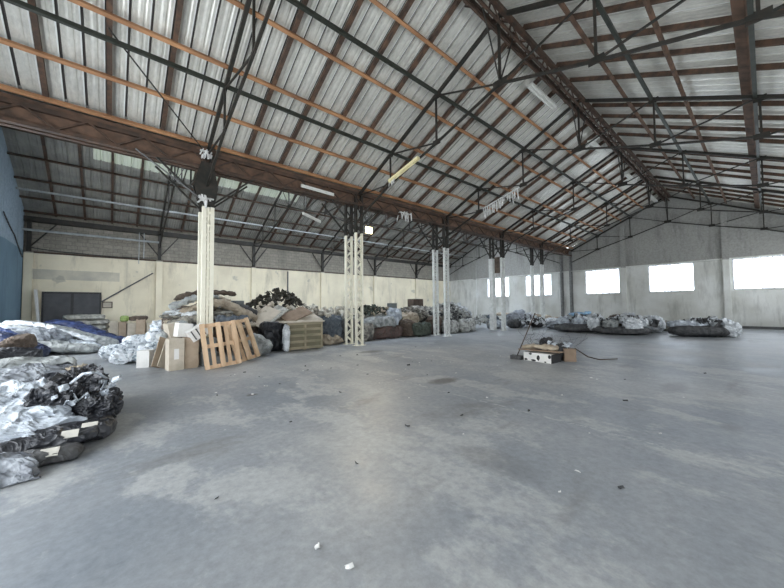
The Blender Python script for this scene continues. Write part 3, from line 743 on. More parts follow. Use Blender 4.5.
for i, pts in enumerate(([(-.42, 6.0, .62), (-.3, 5.95, .74), (-.16, 5.98, .74), (-.06, 6.05, .62), (-.1, 6.1, .5)], [(-.4, 5.9, .55), (-.34, 5.88, .4), (-.25, 5.85, .5), (-.2, 5.84, .36)])):
    tag(MB().tube(pts, .018, 8).build('strap', 'pale_plastic', smooth=True), ('pale looped strap standing up over the black bags of the nearest heap', 'short pale strap dangling over the black bags of the nearest heap')[i], 'strap')

# ================================================================ middle-left tarps
T = [('grey_tarp', 'silver_plastic', 'long silver-grey tarp sloping to the floor, foremost in the left heap', [(-3.2, 17.0, .75), (-2.4, 16.6, .55), (-1.2, 16.2, .25), (-.35, 16.1, .12)], (1.0, .8), .30),
     ('grey_tarp', 'silver_plastic', 'long grey tarp along the crest of the left heap', [(-3.3, 18.9, 1.0), (-2.4, 18.6, .95), (-1.2, 17.9, .62), (.1, 17.0, .14)], (1.0, .8), .30),
     ('pale_tarp', 'pale_plastic', 'pale narrow plastic fold running down the left heap', [(-3.2, 17.9, .92), (-2.4, 17.5, .78), (-1.3, 16.9, .42), (-.3, 16.5, .18)], (.35, .3), .16),
     ('pale_tarp', 'white_plastic', 'whitish tarp fold on the upper edge of the left heap', [(-3.1, 18.4, 1.12), (-2.2, 18.0, 1.02), (-1.3, 17.3, .68), (-.5, 16.8, .36)], (.3, .26), .13),
     ('blue_tarp', 'blue_plastic', 'long blue tarp stretched behind the left heap towards the boxes', [(-2.2, 20.0, 1.0), (-1.3, 19.6, .9), (-.4, 19.0, .45), (.35, 18.2, .14)], (.9, .7), .30),
     ('navy_tarp', 'navy_plastic', 'navy tarp between grey tarps at the front of the left heap', [(-3.0, 15.6, .80), (-2.4, 15.3, .62), (-1.9, 15.1, .32), (-1.55, 15.05, .15)], (.8, .6), .36),
     ('blue_tarp', 'blue_plastic', 'blue tarp at the left end of the left heap', [(-3.3, 16.9, 1.02), (-2.8, 16.6, .85), (-2.2, 16.2, .5), (-1.8, 15.9, .22)], (.4, .4), .2),
     ('dark_roll', 'brown_fabric', 'dark brown roll lying in front of the left tarp heap', [(-2.5, 13.6, .38), (-2.1, 13.9, .62), (-1.75, 14.1, .72)], (.5, .45), .42),
     ('black_roll', 'black_plastic', 'black bundle under the brown roll at the picture edge', [(-2.9, 13.4, .3), (-2.2, 13.3, .35), (-1.5, 13.3, .22)], (.7, .6), .45)]
for i, (n_, m_, lab, path, w, h_) in enumerate(T):
    roll(n_, m_, lab, 'tarp', path, w, h_, seed=60 + i, amp=.06, freq=2.4, e=.8, fold=(.5, 1.4, 1), ns=36, seg=56)
sack('tarp_core', 'grey_plastic', 'grey mass of folded tarps inside the left heap', 'tarp', (-2.5, 17.4, 0), (2.6, 2.6, .9), seed=71, amp=.12, freq=1.4, e=.75)
sack('tarp_core', 'charcoal_fabric', 'dark bundle lying below the blue tarp by the back door', 'tarp', (-1.1, 19.3, 0), (2.4, 1.1, .6), seed=72, amp=.1, freq=1.6, e=.75)

# stacks by the door
for k in range(10):
    sack('flat_sack', 'woven_sack', 'pale flat sack stacked beside the dark double door', 'sack', (-1.3 + (.55 if k % 2 else -.12) + R.uniform(-.1, .1), 22.6 + R.uniform(-.1, .1), .005 + (k // 2) * .26 + .0), (.95, .8, .27), seed=80 + k, rz=R.uniform(-.2, .2), amp=.03, freq=3, e=.5, group='flat sacks stacked by the door', nu=28, nv=12)
xx = -.15
for k in range(6):
    w_ = R.uniform(.30, .42); h_ = R.uniform(.8, 1.05)
    cbox('cardboard_box', 'card' if k % 2 else 'card_pale', 'brown cardboard box in the row by the cream wall right of the door', (xx + w_ / 2, 22.3 - k * .12, 0), (w_, .45, h_), rz=R.uniform(-.15, .15), group='boxes by the cream wall'); xx += w_ + .03
sack('lime_bag', 'lime_plastic', 'lime-green bag on the boxes by the cream wall', 'bag', (.42, 21.98, .92), (.36, .35, .3), seed=88, amp=.03, freq=4)
sack('rubbish_bag', 'brown_fabric', 'brown bag lying on the boxes by the cream wall', 'bag', (1.0, 21.9, .95), (.8, .4, .25), seed=89, amp=.04, freq=4)
sack('carton_bag', 'beige_fabric', 'beige sack standing right of the box row by the cream wall', 'bag', (2.25, 21.5, 0), (.9, .6, .75), seed=90, amp=.05, freq=3)
sack('dark_bag', 'charcoal_fabric', 'dark bag leaning behind the white patterned sacks', 'bag', (2.3, 18.6, 0), (1.3, .8, 1.25), seed=91, amp=.08, freq=2.5, rz=.4)

# ================================================================ patterned sacks and boxes left of the nearest column
PB = [((.40, 12.35, 0), (.95, .55, .34), .2), ((.25, 13.4, 0), (1.1, .7, .42), -.1), ((.95, 12.3, .02), (.7, .6, .52), .4), ((.75, 13.1, .36), (1.05, .6, .36), .1),
      ((1.15, 12.6, .50), (.75, .55, .36), .5), ((1.25, 13.4, .62), (.7, .5, .55), .9), ((1.25, 11.9, .1), (.5, .6, .5), .2), ((.1, 14.5, 0), (.8, .6, .36), .3)]
PL_ = ['low at the very front', 'low at the left tip', 'against the white box', 'in the second layer, left', 'in the second layer, right', 'topmost, standing upright', 'squeezed behind the cardboard boxes', 'low at the rear left']
for i, (c, s, rz) in enumerate(PB):
    sack('patterned_sack', 'patterned_bag', 'white patterned plastic sack in the pile left of the boxes, ' + PL_[i], 'sack', c, s, seed=100 + i, rz=rz, amp=.085, freq=3.4, e=.65, nu=60, nv=30, group='white patterned sacks')
cbox('white_box', 'card_white', 'small white carton standing before the patterned sacks', (.68, 11.15, 0), (.30, .30, .45), rz=-.5, tape=True)
for i, (x, y, w_, dd, h_, rz, m_, lab) in enumerate(((1.22, 10.12, .34, .32, .80, .15, 'card_pale', 'tall cardboard box, leftmost of the row before the nearest column'), (1.58, 10.22, .32, .34, .80, .05, 'card', 'tall brown cardboard box, second of the row before the nearest column'),
                                          (1.78 + .1, 10.62, .26, .34, .78, .1, 'card', 'narrow cardboard box, third of the row before the nearest column'))):
    cb = cbox('cardboard_box', m_, lab, (x, y, 0), (w_, dd, h_), rz=rz)
    if i == 0: MB().box(-.06, .05, -.162, -.158, .28, .55).build('printed_label', 'card_white', cb)
for i, (a, b_) in enumerate((((.92, 10.7, .0), (1.12, 10.95, .75)), ((1.02, 10.5, .0), (1.22, 10.8, .62)))):
    mb = MB().bar(a, b_, .42, .02, (-.6, 1, .2)); tag(mb.build('cardboard_sheet', 'card_pale' if i else 'card'), ('brown cardboard sheet leaning left of the tall boxes, rear one', 'pale cardboard sheet leaning left of the tall boxes, front one')[i], 'cardboard sheet')
for k in range(2):
    t = thing('plastic_crate', 'grey plastic crate under the nearest column, %s of two' % ('lower', 'upper')[k], 'crate', (2.02, 10.35, .375 * k), 'grey plastic crates')
    z = .375 * k
    MB().box(1.84, 2.20, 10.15, 10.55, z, z + .36).build('body', 'crate_grey', t)
    MB().box(1.82, 2.22, 10.13, 10.57, z + .31, z + .37).build('rim', 'crate_grey', t)
cbox('white_box', 'card_white', 'white carton tilted on top of the tall cardboard boxes', (1.42, 10.45, .82), (.34, .3, .36), rz=.2, ry=.12)
b2 = cbox('striped_box', 'card_white', 'white carton with dark stripes tilted on the boxes by the column', (1.80, 10.15, .80), (.44, .30, .30), rz=.1, ry=-.55)
for k in range(3): MB().box(-.15 + k * .13, -.12 + k * .13, -.155, -.15, .03, .29).build('stripe', 'charcoal_fabric', b2)
# heap behind the column: rolled carpets, boards
sack('rubbish_core', 'brown_fabric', 'brown bulk of cloth inside the heap behind the nearest column', 'cloth heap', (2.9, 13.4, 0), (3.4, 2.2, 1.7), seed=120, amp=.18, freq=1.3, e=.8)
HB = [('carpet_roll', 'brown_fabric', 'long dark roll arching along the top of the heap behind the nearest column', [(1.45, 12.6, 1.88), (2.0, 12.6, 2.08), (2.8, 12.7, 2.15), (3.4, 12.7, 2.08)], .2, .16),
      ('foam_roll', 'silver_plastic', 'grey folded roll at the upper left of the heap behind the nearest column', [(1.3, 12.3, 1.62), (1.75, 12.3, 1.82), (2.1, 12.4, 1.95)], .24, .2),
      ('foam_sheet', 'beige_fabric', 'beige folded foam sheet in the heap behind the nearest column', [(1.55, 12.35, 1.42), (2.1, 12.35, 1.62), (2.7, 12.35, 1.7), (3.2, 12.4, 1.6)], .5, .2),
      ('foam_sheet', 'white_plastic', 'white folded sheet sticking out left of the nearest column', [(1.6, 12.1, 1.38), (2.0, 12.1, 1.42), (2.5, 12.1, 1.48)], .22, .12),
      ('carpet_roll', 'mixed_rubbish', 'mottled roll below the white sheet in the heap behind the nearest column', [(1.25, 12.3, 1.0), (1.7, 12.1, 1.22), (2.3, 12.0, 1.25)], .4, .25),
      ('foam_sheet', 'beige_fabric', 'broad beige cloth over the right half of the heap behind the nearest column', [(2.3, 12.3, 1.75), (2.9, 12.3, 1.72), (3.4, 12.4, 1.45), (4.0, 12.6, 1.15)], .7, .3),
      ('carpet_roll', 'blue_grey_fabric', 'blue-grey roll lying behind the leaning pallets', [(2.35, 11.0, 1.22), (2.9, 10.95, 1.22), (3.3, 11.0, 1.2)], .34, .26),
      ('carpet_roll', 'charcoal_fabric', 'dark roll at the right shoulder of the heap behind the pallets', [(3.1, 12.4, 1.72), (3.6, 12.5, 1.6), (4.1, 12.7, 1.35)], .3, .22),
      ('foam_sheet', 'silver_plastic', 'grey sheet sloping behind the cardboard boxes', [(.95, 11.3, .72), (1.3, 11.4, .95), (1.6, 11.6, 1.15)], .5, .2),
      ('foam_sheet', 'card_pale', 'flat beige board layer resting behind the top of the pallets', [(2.6, 11.25, 1.02), (3.1, 11.2, 1.02), (3.6, 11.2, 1.05)], .6, .12),
      ('foam_sheet', 'silver_plastic', 'grey-white cloth bundle beside the second pallet', [(3.4, 11.4, .5), (3.7, 11.1, .4), (3.85, 10.8, .15)], .5, .5)]
for i, (n_, m_, lab, path, w, h_) in enumerate(HB):
    roll(n_, m_, lab, 'roll' if 'roll' in n_ else 'sheet', path, w, h_, seed=130 + i, amp=.05, freq=4, e=.8, ns=24, seg=36)
rr_ = random.Random(44)
for k in range(34):
    x = rr_.uniform(1.5, 3.7); y = rr_.uniform(12.2, 12.8); zt_ = 2.0 - .55 * abs(x - 2.5) ** 1.4; z = rr_.uniform(.95, max(1.05, zt_)); a = rr_.uniform(-.5, .5); L_ = rr_.uniform(.3, .55)
    dx, dy, dz = math.cos(a) * L_, math.sin(a) * L_ * .5, rr_.uniform(-.16, .16)
    mt_ = rr_.choice(['silver_plastic', 'beige_fabric', 'brown_fabric', 'card_pale', 'white_plastic', 'woven_sack', 'mixed_rubbish', 'silver_plastic', 'beige_fabric'])
    roll('folded_sheet', mt_, 'folded packaging or cloth sheet stuffed into the heap behind the nearest column', 'sheet', [(x - dx, y - dy, z - dz), (x, y, z + rr_.uniform(-.03, .1)), (x + dx, y + dy, z + dz)], rr_.uniform(.25, .5), rr_.uniform(.06, .14), seed=500 + k, amp=.04, freq=5, e=.6, ns=16, seg=20, group='folded sheets in the heap behind the nearest column')
cbox('pink_carton', 'card_pale', 'beige carton standing in the heap left of the nearest column', (1.32, 11.2, .75), (.3, .3, .42), rz=.3, ry=-.2)
cbox('grey_block', 'crate_grey', 'grey square block on top of the heap right of the nearest column', (3.3, 12.6, 1.55), (.55, .35, .3), rz=.1, tape=False)
o = flakes(70, heapfn(2.4, 12.55, 1.0, .4, .9, .95), .22, 9).build('board_scraps', 'mixed_rubbish'); tag(o, 'mottled torn board and cloth scraps over the heap behind the nearest column', 'scraps', kind='stuff')

# pallets leaning
def pallet(name, loc, rz, lean, side, lab, mat, L=1.2, W=.86, nb=5):
    t = thing(name, lab, 'pallet', (0, 0, 0), 'leaning wooden pallets')
    for x in (-W / 2 + .05, 0, W / 2 - .05): MB().box(x - .05, x + .05, -.145, -.12, 0, L).build('bottom_board', mat, t)
    for x in (-W / 2 + .05, 0, W / 2 - .05):
        for z in (.0, L / 2 - .05, L - .1): MB().box(x - .05, x + .05, -.12, -.042, z, z + .1).build('block', mat, t)
    for z in (.0, L / 2 - .05, L - .1): MB().box(-W / 2, W / 2, -.042, -.022, z, z + .1).build('cross_board', mat, t)
    for k in range(nb):
        x = -W / 2 + .05 + (W - .1) * k / (nb - 1)
        MB().box(x - .048, x + .048, -.022, 0, 0, L).build('top_board', mat, t)
    t.location = loc; t.rotation_euler = (lean, side, rz); return t
pallet('wooden_pallet', (2.24, 9.55, .02), -.02, -.20, -.10, 'wooden pallet leaning upright before the nearest column, front left one', 'wood')
pallet('wooden_pallet', (3.08, 10.22, .02), .05, -.27, -.22, 'wooden pallet leaning at a slant behind and right of the first pallet', 'wood_pale', L=1.25, W=.66, nb=4)

# black wrapped bin, crate, boards
sack('black_bin', 'black_plastic', 'black plastic-wrapped block between the pallets and the wooden crate', 'bin', (4.40, 11.95, 0), (.78, .6, 1.08), seed=150, amp=.03, freq=3, e=.3)
t = thing('wooden_crate', 'weathered wooden crate with two rows of panels, beside the black block', 'crate', (5.45, 11.75, 0))
MB().box(4.78, 6.12, 11.35, 12.3, .04, 1.02).build('body', 'crate_board', t)
for z in (.04, .27, .50, .72, .94): MB().box(4.74, 6.16, 11.30, 11.35, z, z + .09).build('rail', 'wood_old', t)
for x in (4.74, 5.40, 6.08): MB().box(x, x + .08, 11.29, 11.35, .04, 1.03).build('upright', 'wood_old', t)
MB().box(4.6, 6.2, 11.22, 12.4, 1.03, 1.08).build('lid', 'card_pale', t)
for x in (4.8, 5.4, 6.0): MB().box(x, x + .1, 11.35, 12.3, 0, .04).build('runner', 'wood_old', t)
sack('pale_bag', 'white_plastic', 'white crumpled plastic hanging at the left edge of the wooden crate', 'bag', (4.68, 11.25, 0), (.22, .2, 1.0), seed=151, amp=.04, freq=5)
for i, (a, b_, w) in enumerate((((3.9, 12.3, .95), (4.7, 12.5, 1.55), .8), ((4.3, 12.2, 1.1), (5.0, 12.3, 1.6), .6), ((4.9, 12.0, 1.12), (5.9, 12.1, 1.5), .7), ((5.3, 11.8, 1.12), (6.3, 12.0, 1.22), .7))):
    tag(MB().bar(a, b_, w, .04, (-.3, -.5, 1)).build('cardboard_sheet', ('card_pale', 'woven_sack', 'card_brown', 'card_pale')[i]), 'flat cardboard sheet over the crate, %s from the left' % ('first', 'second', 'third', 'fourth')[i], 'cardboard sheet')
sack('rubbish_core', 'beige_fabric', 'beige bulk of bags behind the wooden crate', 'cloth heap', (5.6, 13.9, 0), (3.2, 2.2, 1.55), seed=155, amp=.15, freq=1.5, e=.7)
o = flakes(240, heapfn(5.3, 13.6, 1.35, .7, .75, 1.5), .17, 10).build('dark_leaf_litter', 'foliage'); tag(o, 'dark leafy rubbish heaped above the wooden crate', 'rubbish', kind='stuff')
o = flakes(110, heapfn(6.2, 12.7, 1.3, .7, .5, 1.15), .17, 11).build('paper_scraps', 'warm_scraps'); tag(o, 'pale torn packaging strewn right of the dark leafy rubbish', 'rubbish', kind='stuff')
o = flakes(60, heapfn(4.9, 13.0, 1.0, .5, .45, 1.35), .13, 12).build('card_scraps', 'card_pale'); tag(o, 'beige scraps mixed into the dark leafy rubbish', 'rubbish', kind='stuff')

# ================================================================ big bags behind column 2 to column 4
BBs = [((7.1, 12.5, 0), (1.2, .9, 1.25), .15, 'blue_grey_fabric', 'dark blue-grey big bag left of the second column pair'),
       ((7.0, 12.15, 0), (1.0, .6, .42), -.1, 'beige_fabric', 'low beige-grey sack slumped before the dark blue-grey bag'),
       ((8.2, 12.7, 0), (1.2, .9, 1.05), 0, 'charcoal_fabric', 'charcoal big bag right behind the second column pair'),
       ((8.9, 12.3, 0), (.9, .7, .8), .3, 'mixed_rubbish', 'mottled bag peeping out right of the second column pair'),
       ((10.3, 12.6, 0), (2.2, 1.0, .62), .05, 'maroon_fabric', 'long maroon-brown sack lying between second and third columns'),
       ((10.2, 12.75, .45), (2.1, 1.0, .62), .08, 'silver_plastic', 'silver-grey sack lying on the maroon-brown one'),
       ((11.1, 12.7, .55), (.62, .7, .95), .2, 'pale_plastic', 'tall pale bag end standing up between second and third columns'),
       ((11.75, 12.4, 0), (.75, .8, .85), .2, 'brown_fabric', 'dark brown bag left of the green sack'),
       ((12.4, 12.1, 0), (1.3, .8, .72), .05, 'green_fabric', 'dark green sack left of the third column pair'),
       ((12.3, 13.0, .35), (1.5, 1.0, .9), .3, 'beige_fabric', 'beige sack above the dark green one'),
       ((13.9, 12.5, 0), (.9, .8, 1.0), .3, 'brown_fabric', 'brown bag behind the third column pair'),
       ((14.9, 12.2, 0), (1.3, .8, .75), .1, 'pale_rubbish', 'pale mottled bag right of the third column pair, left one at floor level'),
       ((16.3, 12.1, 0), (1.5, .9, .80), .1, 'pale_rubbish', 'pale mottled bag before the tall heap, right one at floor level'),
       ((15.3, 13.2, .3), (1.8, 1.2, 1.2), .3, 'mixed_rubbish', 'mottled dark bag in the tall heap right of the third column pair'),
       ((16.9, 13.2, .3), (1.7, 1.2, 1.15), .3, 'pale_rubbish', 'pale bag on the right side of the tall heap')]
for i, (c, s, rz, m_, lab) in enumerate(BBs):
    sack('big_bag', m_, lab, 'bag', c, s, seed=170 + i, rz=rz, amp=.09, freq=2.6, e=.6)
sack('rubbish_core', 'woven_sack', 'grey bulk of sacks behind the second column pair', 'sack heap', (9.2, 14.2, 0), (5.4, 2.0, 1.25), seed=190, amp=.2, freq=1.3, e=.7)
sack('rubbish_core', 'mixed_rubbish', 'mottled bulk of rubbish behind the third and fourth columns', 'rubbish heap', (15.6, 14.3, 0), (6.0, 2.4, 1.5), seed=191, amp=.25, freq=1.3, e=.7)
for i, (cx, cy, rx, ry, h, z0, n, sz, m_, lab) in enumerate((
        (8.0, 13.2, 1.4, .7, .4, 1.1, 90, .22, 'warm_scraps', 'white torn sheets on the bags behind the second column pair'),
        (10.2, 13.6, 1.3, .7, .45, 1.15, 110, .2, 'green_fabric', 'dark scraps on the sacks between second and third columns'),
        (10.9, 13.4, 1.4, .7, .4, 1.1, 70, .2, 'beige_fabric', 'beige scraps on the sacks between second and third columns'),
        (12.9, 13.4, 1.3, .8, .5, 1.0, 110, .2, 'mixed_rubbish', 'mottled scraps around the third column pair'),
        (15.9, 13.1, 2.0, 1.0, .85, .85, 330, .22, 'pale_rubbish', 'pale crumpled packaging over the tall heap right of the third column pair'),
        (15.6, 12.9, 1.9, .9, .8, .75, 220, .2, 'charcoal_fabric', 'dark crumpled packaging over the tall heap right of the third column pair'),
        (16.6, 12.9, 1.3, .7, .75, .9, 60, .2, 'white_plastic', 'bright white scraps on the tall heap by the fourth column pair'),
        (19.6, 13.0, 1.2, .8, .7, .2, 130, .22, 'pale_rubbish', 'pale packaging just right of the fourth column pair'))):
    tag(flakes(n, heapfn(cx, cy, rx, ry, h, z0), sz, 200 + i).build('packaging_scraps', m_), lab, 'rubbish', kind='stuff')
cb = cbox('grey_box', 'crate_grey', 'grey upright box standing on the heap between second and third columns', (11.55, 13.4, 1.15), (.4, .35, .62), tape=False)
t = thing('wardrobe', 'dark brown cabinet standing behind the third column pair', 'cabinet', (14.6, 14.6, 0))
MB().box(14.15, 15.05, 14.4, 14.9, 0, 2.05).build('body', 'wood_dark', t)
for x in (14.17, 14.61): MB().box(x, x + .42, 14.37, 14.4, .08, 2.0).build('door', 'wood_dark', t)

# right of column 4, in front of the gable
GB = [((19.9, 12.3, 0), (1.3, .8, .62), .1, 'pale_plastic', 'pale plastic bag just right of the fourth column pair, front one'),
      ((20.2, 12.6, .45), (1.1, .8, .5), .3, 'blue_grey_fabric', 'blue-grey bag on top of the pale one right of the fourth column pair'),
      ((21.3, 11.6, 0), (1.3, .8, .62), .2, 'charcoal_fabric', 'dark bag left of the fifth column pair'),
      ((22.0, 11.8, 0), (1.9, 1.0, 1.05), -.2, 'grey_plastic', 'mounded grey bag left of the fifth column pair'),
      ((22.7, 11.9, .62), (1.0, .8, .62), .2, 'pale_plastic', 'pale bag on top of the mounded grey bag'),
      ((23.3, 10.9, 0), (1.1, .9, .75), .2, 'charcoal_fabric', 'dark bag right between the fifth column pair'),
      ((24.6, 10.4, 0), (1.1, .8, .62), .1, 'white_plastic', 'white bag just right of the fifth column pair'),
      ((22.2, 9.3, 0), (1.0, .8, .5), .1, 'grey_plastic', 'small grey bag at the left tip of the blue-hose heap'),
      # gable heap 1
      ((20.9, 7.4, 0), (2.4, 2.0, .50), -.7, 'charcoal_fabric', 'flat charcoal sack under the blue-hose heap'),
      ((20.8, 8.1, .28), (1.0, .9, .55), .3, 'pale_plastic', 'pale crumpled bag, left one in the blue-hose heap'),
      ((20.8, 7.2, .30), (.9, .8, .52), .1, 'pale_plastic', 'pale crumpled bag, middle one in the blue-hose heap'),
      ((20.6, 6.45, .15), (.8, .6, .60), .4, 'white_plastic', 'white pointed bag at the right end of the blue-hose heap'),
      ((22.0, 7.0, .2), (1.2, 1.2, .80), .4, 'silver_plastic', 'silvery bag at the back of the blue-hose heap'),
      # heap 2
      ((20.5, 5.1, 0), (2.6, 1.5, .42), -1.2, 'charcoal_fabric', 'flat charcoal bag lying under the middle heap before the gable'),
      ((20.3, 5.5, .25), (1.0, .7, .50), .2, 'silver_plastic', 'silvery bag at the left of the middle heap before the gable'),
      ((20.5, 4.6, .1), (.9, .8, .75), .5, 'white_plastic', 'white ridged bag at the right of the middle heap before the gable'),
      ((22.2, 5.6, 0), (1.3, 1.2, 1.0), .2, 'brown_fabric', 'brown-grey bag at the back of the middle heap before the gable'),
      ((23.4, 4.3, 0), (1.3, 1.1, .9), .2, 'white_plastic', 'white bag at the far right of the middle heap before the gable'),
      ((24.9, 3.9, 0), (1.1, .8, .6), .2, 'mixed_rubbish', 'small mottled bag near the gable wall under the second window from the right'),
      # heap 3
      ((21.5, 2.2, 0), (2.3, 1.1, .52), -1.08, 'charcoal_fabric', 'long flat dark bag under white plastic, heap nearest the right edge'),
      ((21.9, 2.6, .38), (1.6, .9, .34), -1.1, 'pale_plastic', 'pale plastic folded over the long flat dark bag'),
      ((22.3, 2.85, .2), (.8, .7, .55), .1, 'white_plastic', 'white crumpled bag at the left of the rightmost heap'),
      ((23.0, 1.7, .0), (1.5, 1.2, .82), -.9, 'pale_plastic', 'pale crumpled bag behind the long flat dark bag'),
      ((22.3, 1.15, .0), (.9, .7, .68), .1, 'white_plastic', 'white crumpled bag at the right tip of the rightmost heap')]
for i, (c, s, rz, m_, lab) in enumerate(GB):
    sack('plastic_bag', m_, lab, 'bag', c, s, seed=230 + i, rz=rz, amp=(.10 if 'white' in m_ or 'pale' in m_ or 'silver' in m_ else .07) if 'plastic' in m_ else .05, freq=2.6 + (i % 3) * .6, e=.75, smooth='plastic' not in m_, nu=36, nv=18)
roll('blue_hose', 'light_blue_plastic', 'light blue coiled hose lying on the pale bags before the gable', 'hose', [(21.3, 8.0, 1.04), (21.4, 7.6, 0.97), (21.2, 7.2, 1.04), (21.5, 6.9, 1.12), (21.7, 7.1, 1.10), (21.5, 7.5, 1.07), (21.6, 8.1, 1.04)], .16, .16, seed=260, amp=.03, e=1, ns=12, seg=60)
for i, (a, b_) in enumerate((((25.6, 13.6, .75), (25.6, 11.0, .62)), ((27.0, 16.3, .8), (27.0, 11.6, .6)), ((26.2, 12.9, .5), (27.2, 9.4, .4)))):
    roll('mattress', 'beige_fabric', 'pale beige mattress lying near the gable wall behind the columns, %s' % ('front one', 'rear one', 'right one')[i], 'mattress', [a, ((a[0] + b_[0]) / 2, (a[1] + b_[1]) / 2, (a[2] + b_[2]) / 2 + .05), b_], 1.1, .3, seed=270 + i, amp=.03, taper=.05)
    sack('rubbish_bag', 'mixed_rubbish', 'mottled bag holding up the beige mattresses, %s' % ('front', 'rear', 'right')[i], 'bag', ((a[0] + b_[0]) / 2, (a[1] + b_[1]) / 2, 0), (1.2, abs(a[1] - b_[1]) * .8, min(a[2], b_[2])), seed=275 + i, amp=.08)
for i, (cx, cy, rx, ry, h, z0, n, lab) in enumerate(((21.6, 7.3, 1.0, 1.3, .35, .6, 60, 'white scraps scattered over the blue-hose heap'), (21.4, 5.0, 1.0, 1.2, .4, .55, 60, 'white scraps scattered over the middle heap before the gable'),
                                    (22.5, 2.0, .7, .9, .3, .5, 50, 'white scraps scattered over the rightmost heap'), (22.6, 11.3, 1.3, 1.0, .6, .3, 70, 'white scraps around the fifth column pair'))):
    tag(flakes(n, heapfn(cx, cy, rx, ry, h, z0), .3, 300 + i, flat=1.6).build('plastic_scraps', 'white_plastic'), lab, 'plastic scraps', kind='stuff')
    tag(flakes(n // 2, heapfn(cx - .1, cy, rx, ry, h * .8, z0), .3, 340 + i, flat=1.6).build('plastic_scraps', 'charcoal_fabric'), lab.replace('white scraps', 'dark scraps'), 'plastic scraps', kind='stuff')

# ================================================================ central little heap
t = thing('spotted_carton', 'open carton with black and white cow-patch sides in the middle of the floor', 'box', (9.05, 4.25, 0))
a = Vector((9.10, 4.68, 0)); b_ = Vector((9.02, 3.86, 0)); dirv = (b_ - a).normalized(); dep = Vector((-dirv.y, dirv.x, 0))
if dep.x < 0: dep = -dep
up = Vector((0, 0, 1))
def quadbox(p0, u, v, w): # box from corner with three edge vectors
    vs = [p0 + u * i + v * j + w * k for k in (0, 1) for j in (0, 1) for i in (0, 1)]
    return MB().add(vs, [(0, 2, 3, 1), (4, 5, 7, 6), (0, 1, 5, 4), (2, 6, 7, 3), (0, 4, 6, 2), (1, 3, 7, 5)])
quadbox(a, b_ - a, dep * .5, up * .24).build('body', 'card_white', t)
for (s0, z0, w_, h_) in ((.02, .0, .10, .07), (.16, .17, .10, .07), (.22, .0, .17, .06), (.40, .03, .09, .17), (.62, .0, .07, .04), (.73, .12, .09, .12)):
    n_ = 9; p0 = a + dirv * (s0 + w_ / 2) - dep * .004 + up * (z0 + h_ / 2)
    vs = [p0 + dirv * (w_ / 2 * math.cos(2 * PI * k / n_) * R.uniform(.8, 1.2)) + up * (h_ / 2 * math.sin(2 * PI * k / n_) * R.uniform(.8, 1.1)) for k in range(n_)]
    vs = [Vector((v.x, v.y, min(.24, max(.0, v.z)))) for v in vs]; vv = vs + [v + dep * .006 for v in vs]
    MB().add(vv, [tuple(range(n_)), tuple(range(n_, 2 * n_))[::-1]] + [(k, k + n_, (k + 1) % n_ + n_, (k + 1) % n_) for k in range(n_)]).build('black_patch', 'spot', t)
quadbox(b_ + dep * .0 - dirv * .004, dirv * .012, dep * .5, up * .24).build('dark_end', 'spot', t)
tag(MB().bar((9.35, 4.85, .28), (9.55, 3.75, .27), .75, .03, (.1, 0, 1)).build('cardboard_sheet', 'card_brown'), 'brown cardboard sheet lying on the cow-patch carton', 'cardboard sheet')
tag(loft([(9.5, 4.9, .34), (9.55, 4.4, .38), (9.6, 3.9, .34)], .5, .12, seed=310, amp=.05).build('folded_cloth', 'beige_fabric', smooth=True), 'grey-beige cloth folded on the carton in the middle of the floor', 'cloth')
bk = cbox('small_carton', 'card_brown', 'small brown carton right of the cow-patch carton', (9.85, 3.72, 0), (.30, .30, .34), rz=.6)
bk['label'] = 'small brown carton right of the cow-patch carton'
sack('black_bag', 'black_plastic', 'small black bag on the little heap in the middle of the floor', 'bag', (9.85, 4.35, .34), (.32, .3, .28), seed=311, amp=.05, freq=6, smooth=False, base=.36)
sack('rubbish_core', 'charcoal_fabric', 'dark cloth under the small black bag in the middle of the floor', 'cloth', (10.0, 4.25, 0), (.9, .9, .42), seed=312, amp=.06, freq=4)
tag(flakes(16, lambda r: (9.9 + r.uniform(-.25, .3), 4.0 + r.uniform(-.35, .3), .42 + r.uniform(-.05, .1)), .1, 313).build('plastic_scraps', 'pale_plastic'), 'pale blue-grey scraps on the little heap in the middle of the floor', 'plastic scraps', kind='stuff')
r = random.Random(5); mb = MB()
for k in range(26):
    p = Vector((10.0 + r.uniform(-.5, .5), 4.3 + r.uniform(-.8, .7), .35)); pts = [p]
    for j in range(6): p = p + Vector((r.uniform(-.12, .12), r.uniform(-.16, .16), r.uniform(-.02, .16))); pts.append(p)
    mb.tube(pts, .0028, 4)
tag(mb.build('wire_tangle', 'wire'), 'tangle of thin wires standing out of the little heap in the middle of the floor', 'wire', kind='stuff')
t = thing('broom', 'dark broom standing on its head left of the cow-patch carton', 'broom', (9.12, 4.92, 0))
MB().tube([(9.12, 4.90, .08), (9.54, 4.52, 1.36)], .016, 8).build('handle', 'wood_dark', t)
MB().box(9.02, 9.20, 4.74, 5.06, .0, .11).build('broom_head', 'charcoal_fabric', t)
tag(MB().tube([(9.95, 3.6, .36), (10.2, 3.35, .12), (10.5, 3.15, .03), (11.0, 2.85, .03)], .018, 6).build('thin_pole', 'wood_dark', smooth=True), 'thin dark bent pole lying on the floor right of the small brown carton', 'pole')

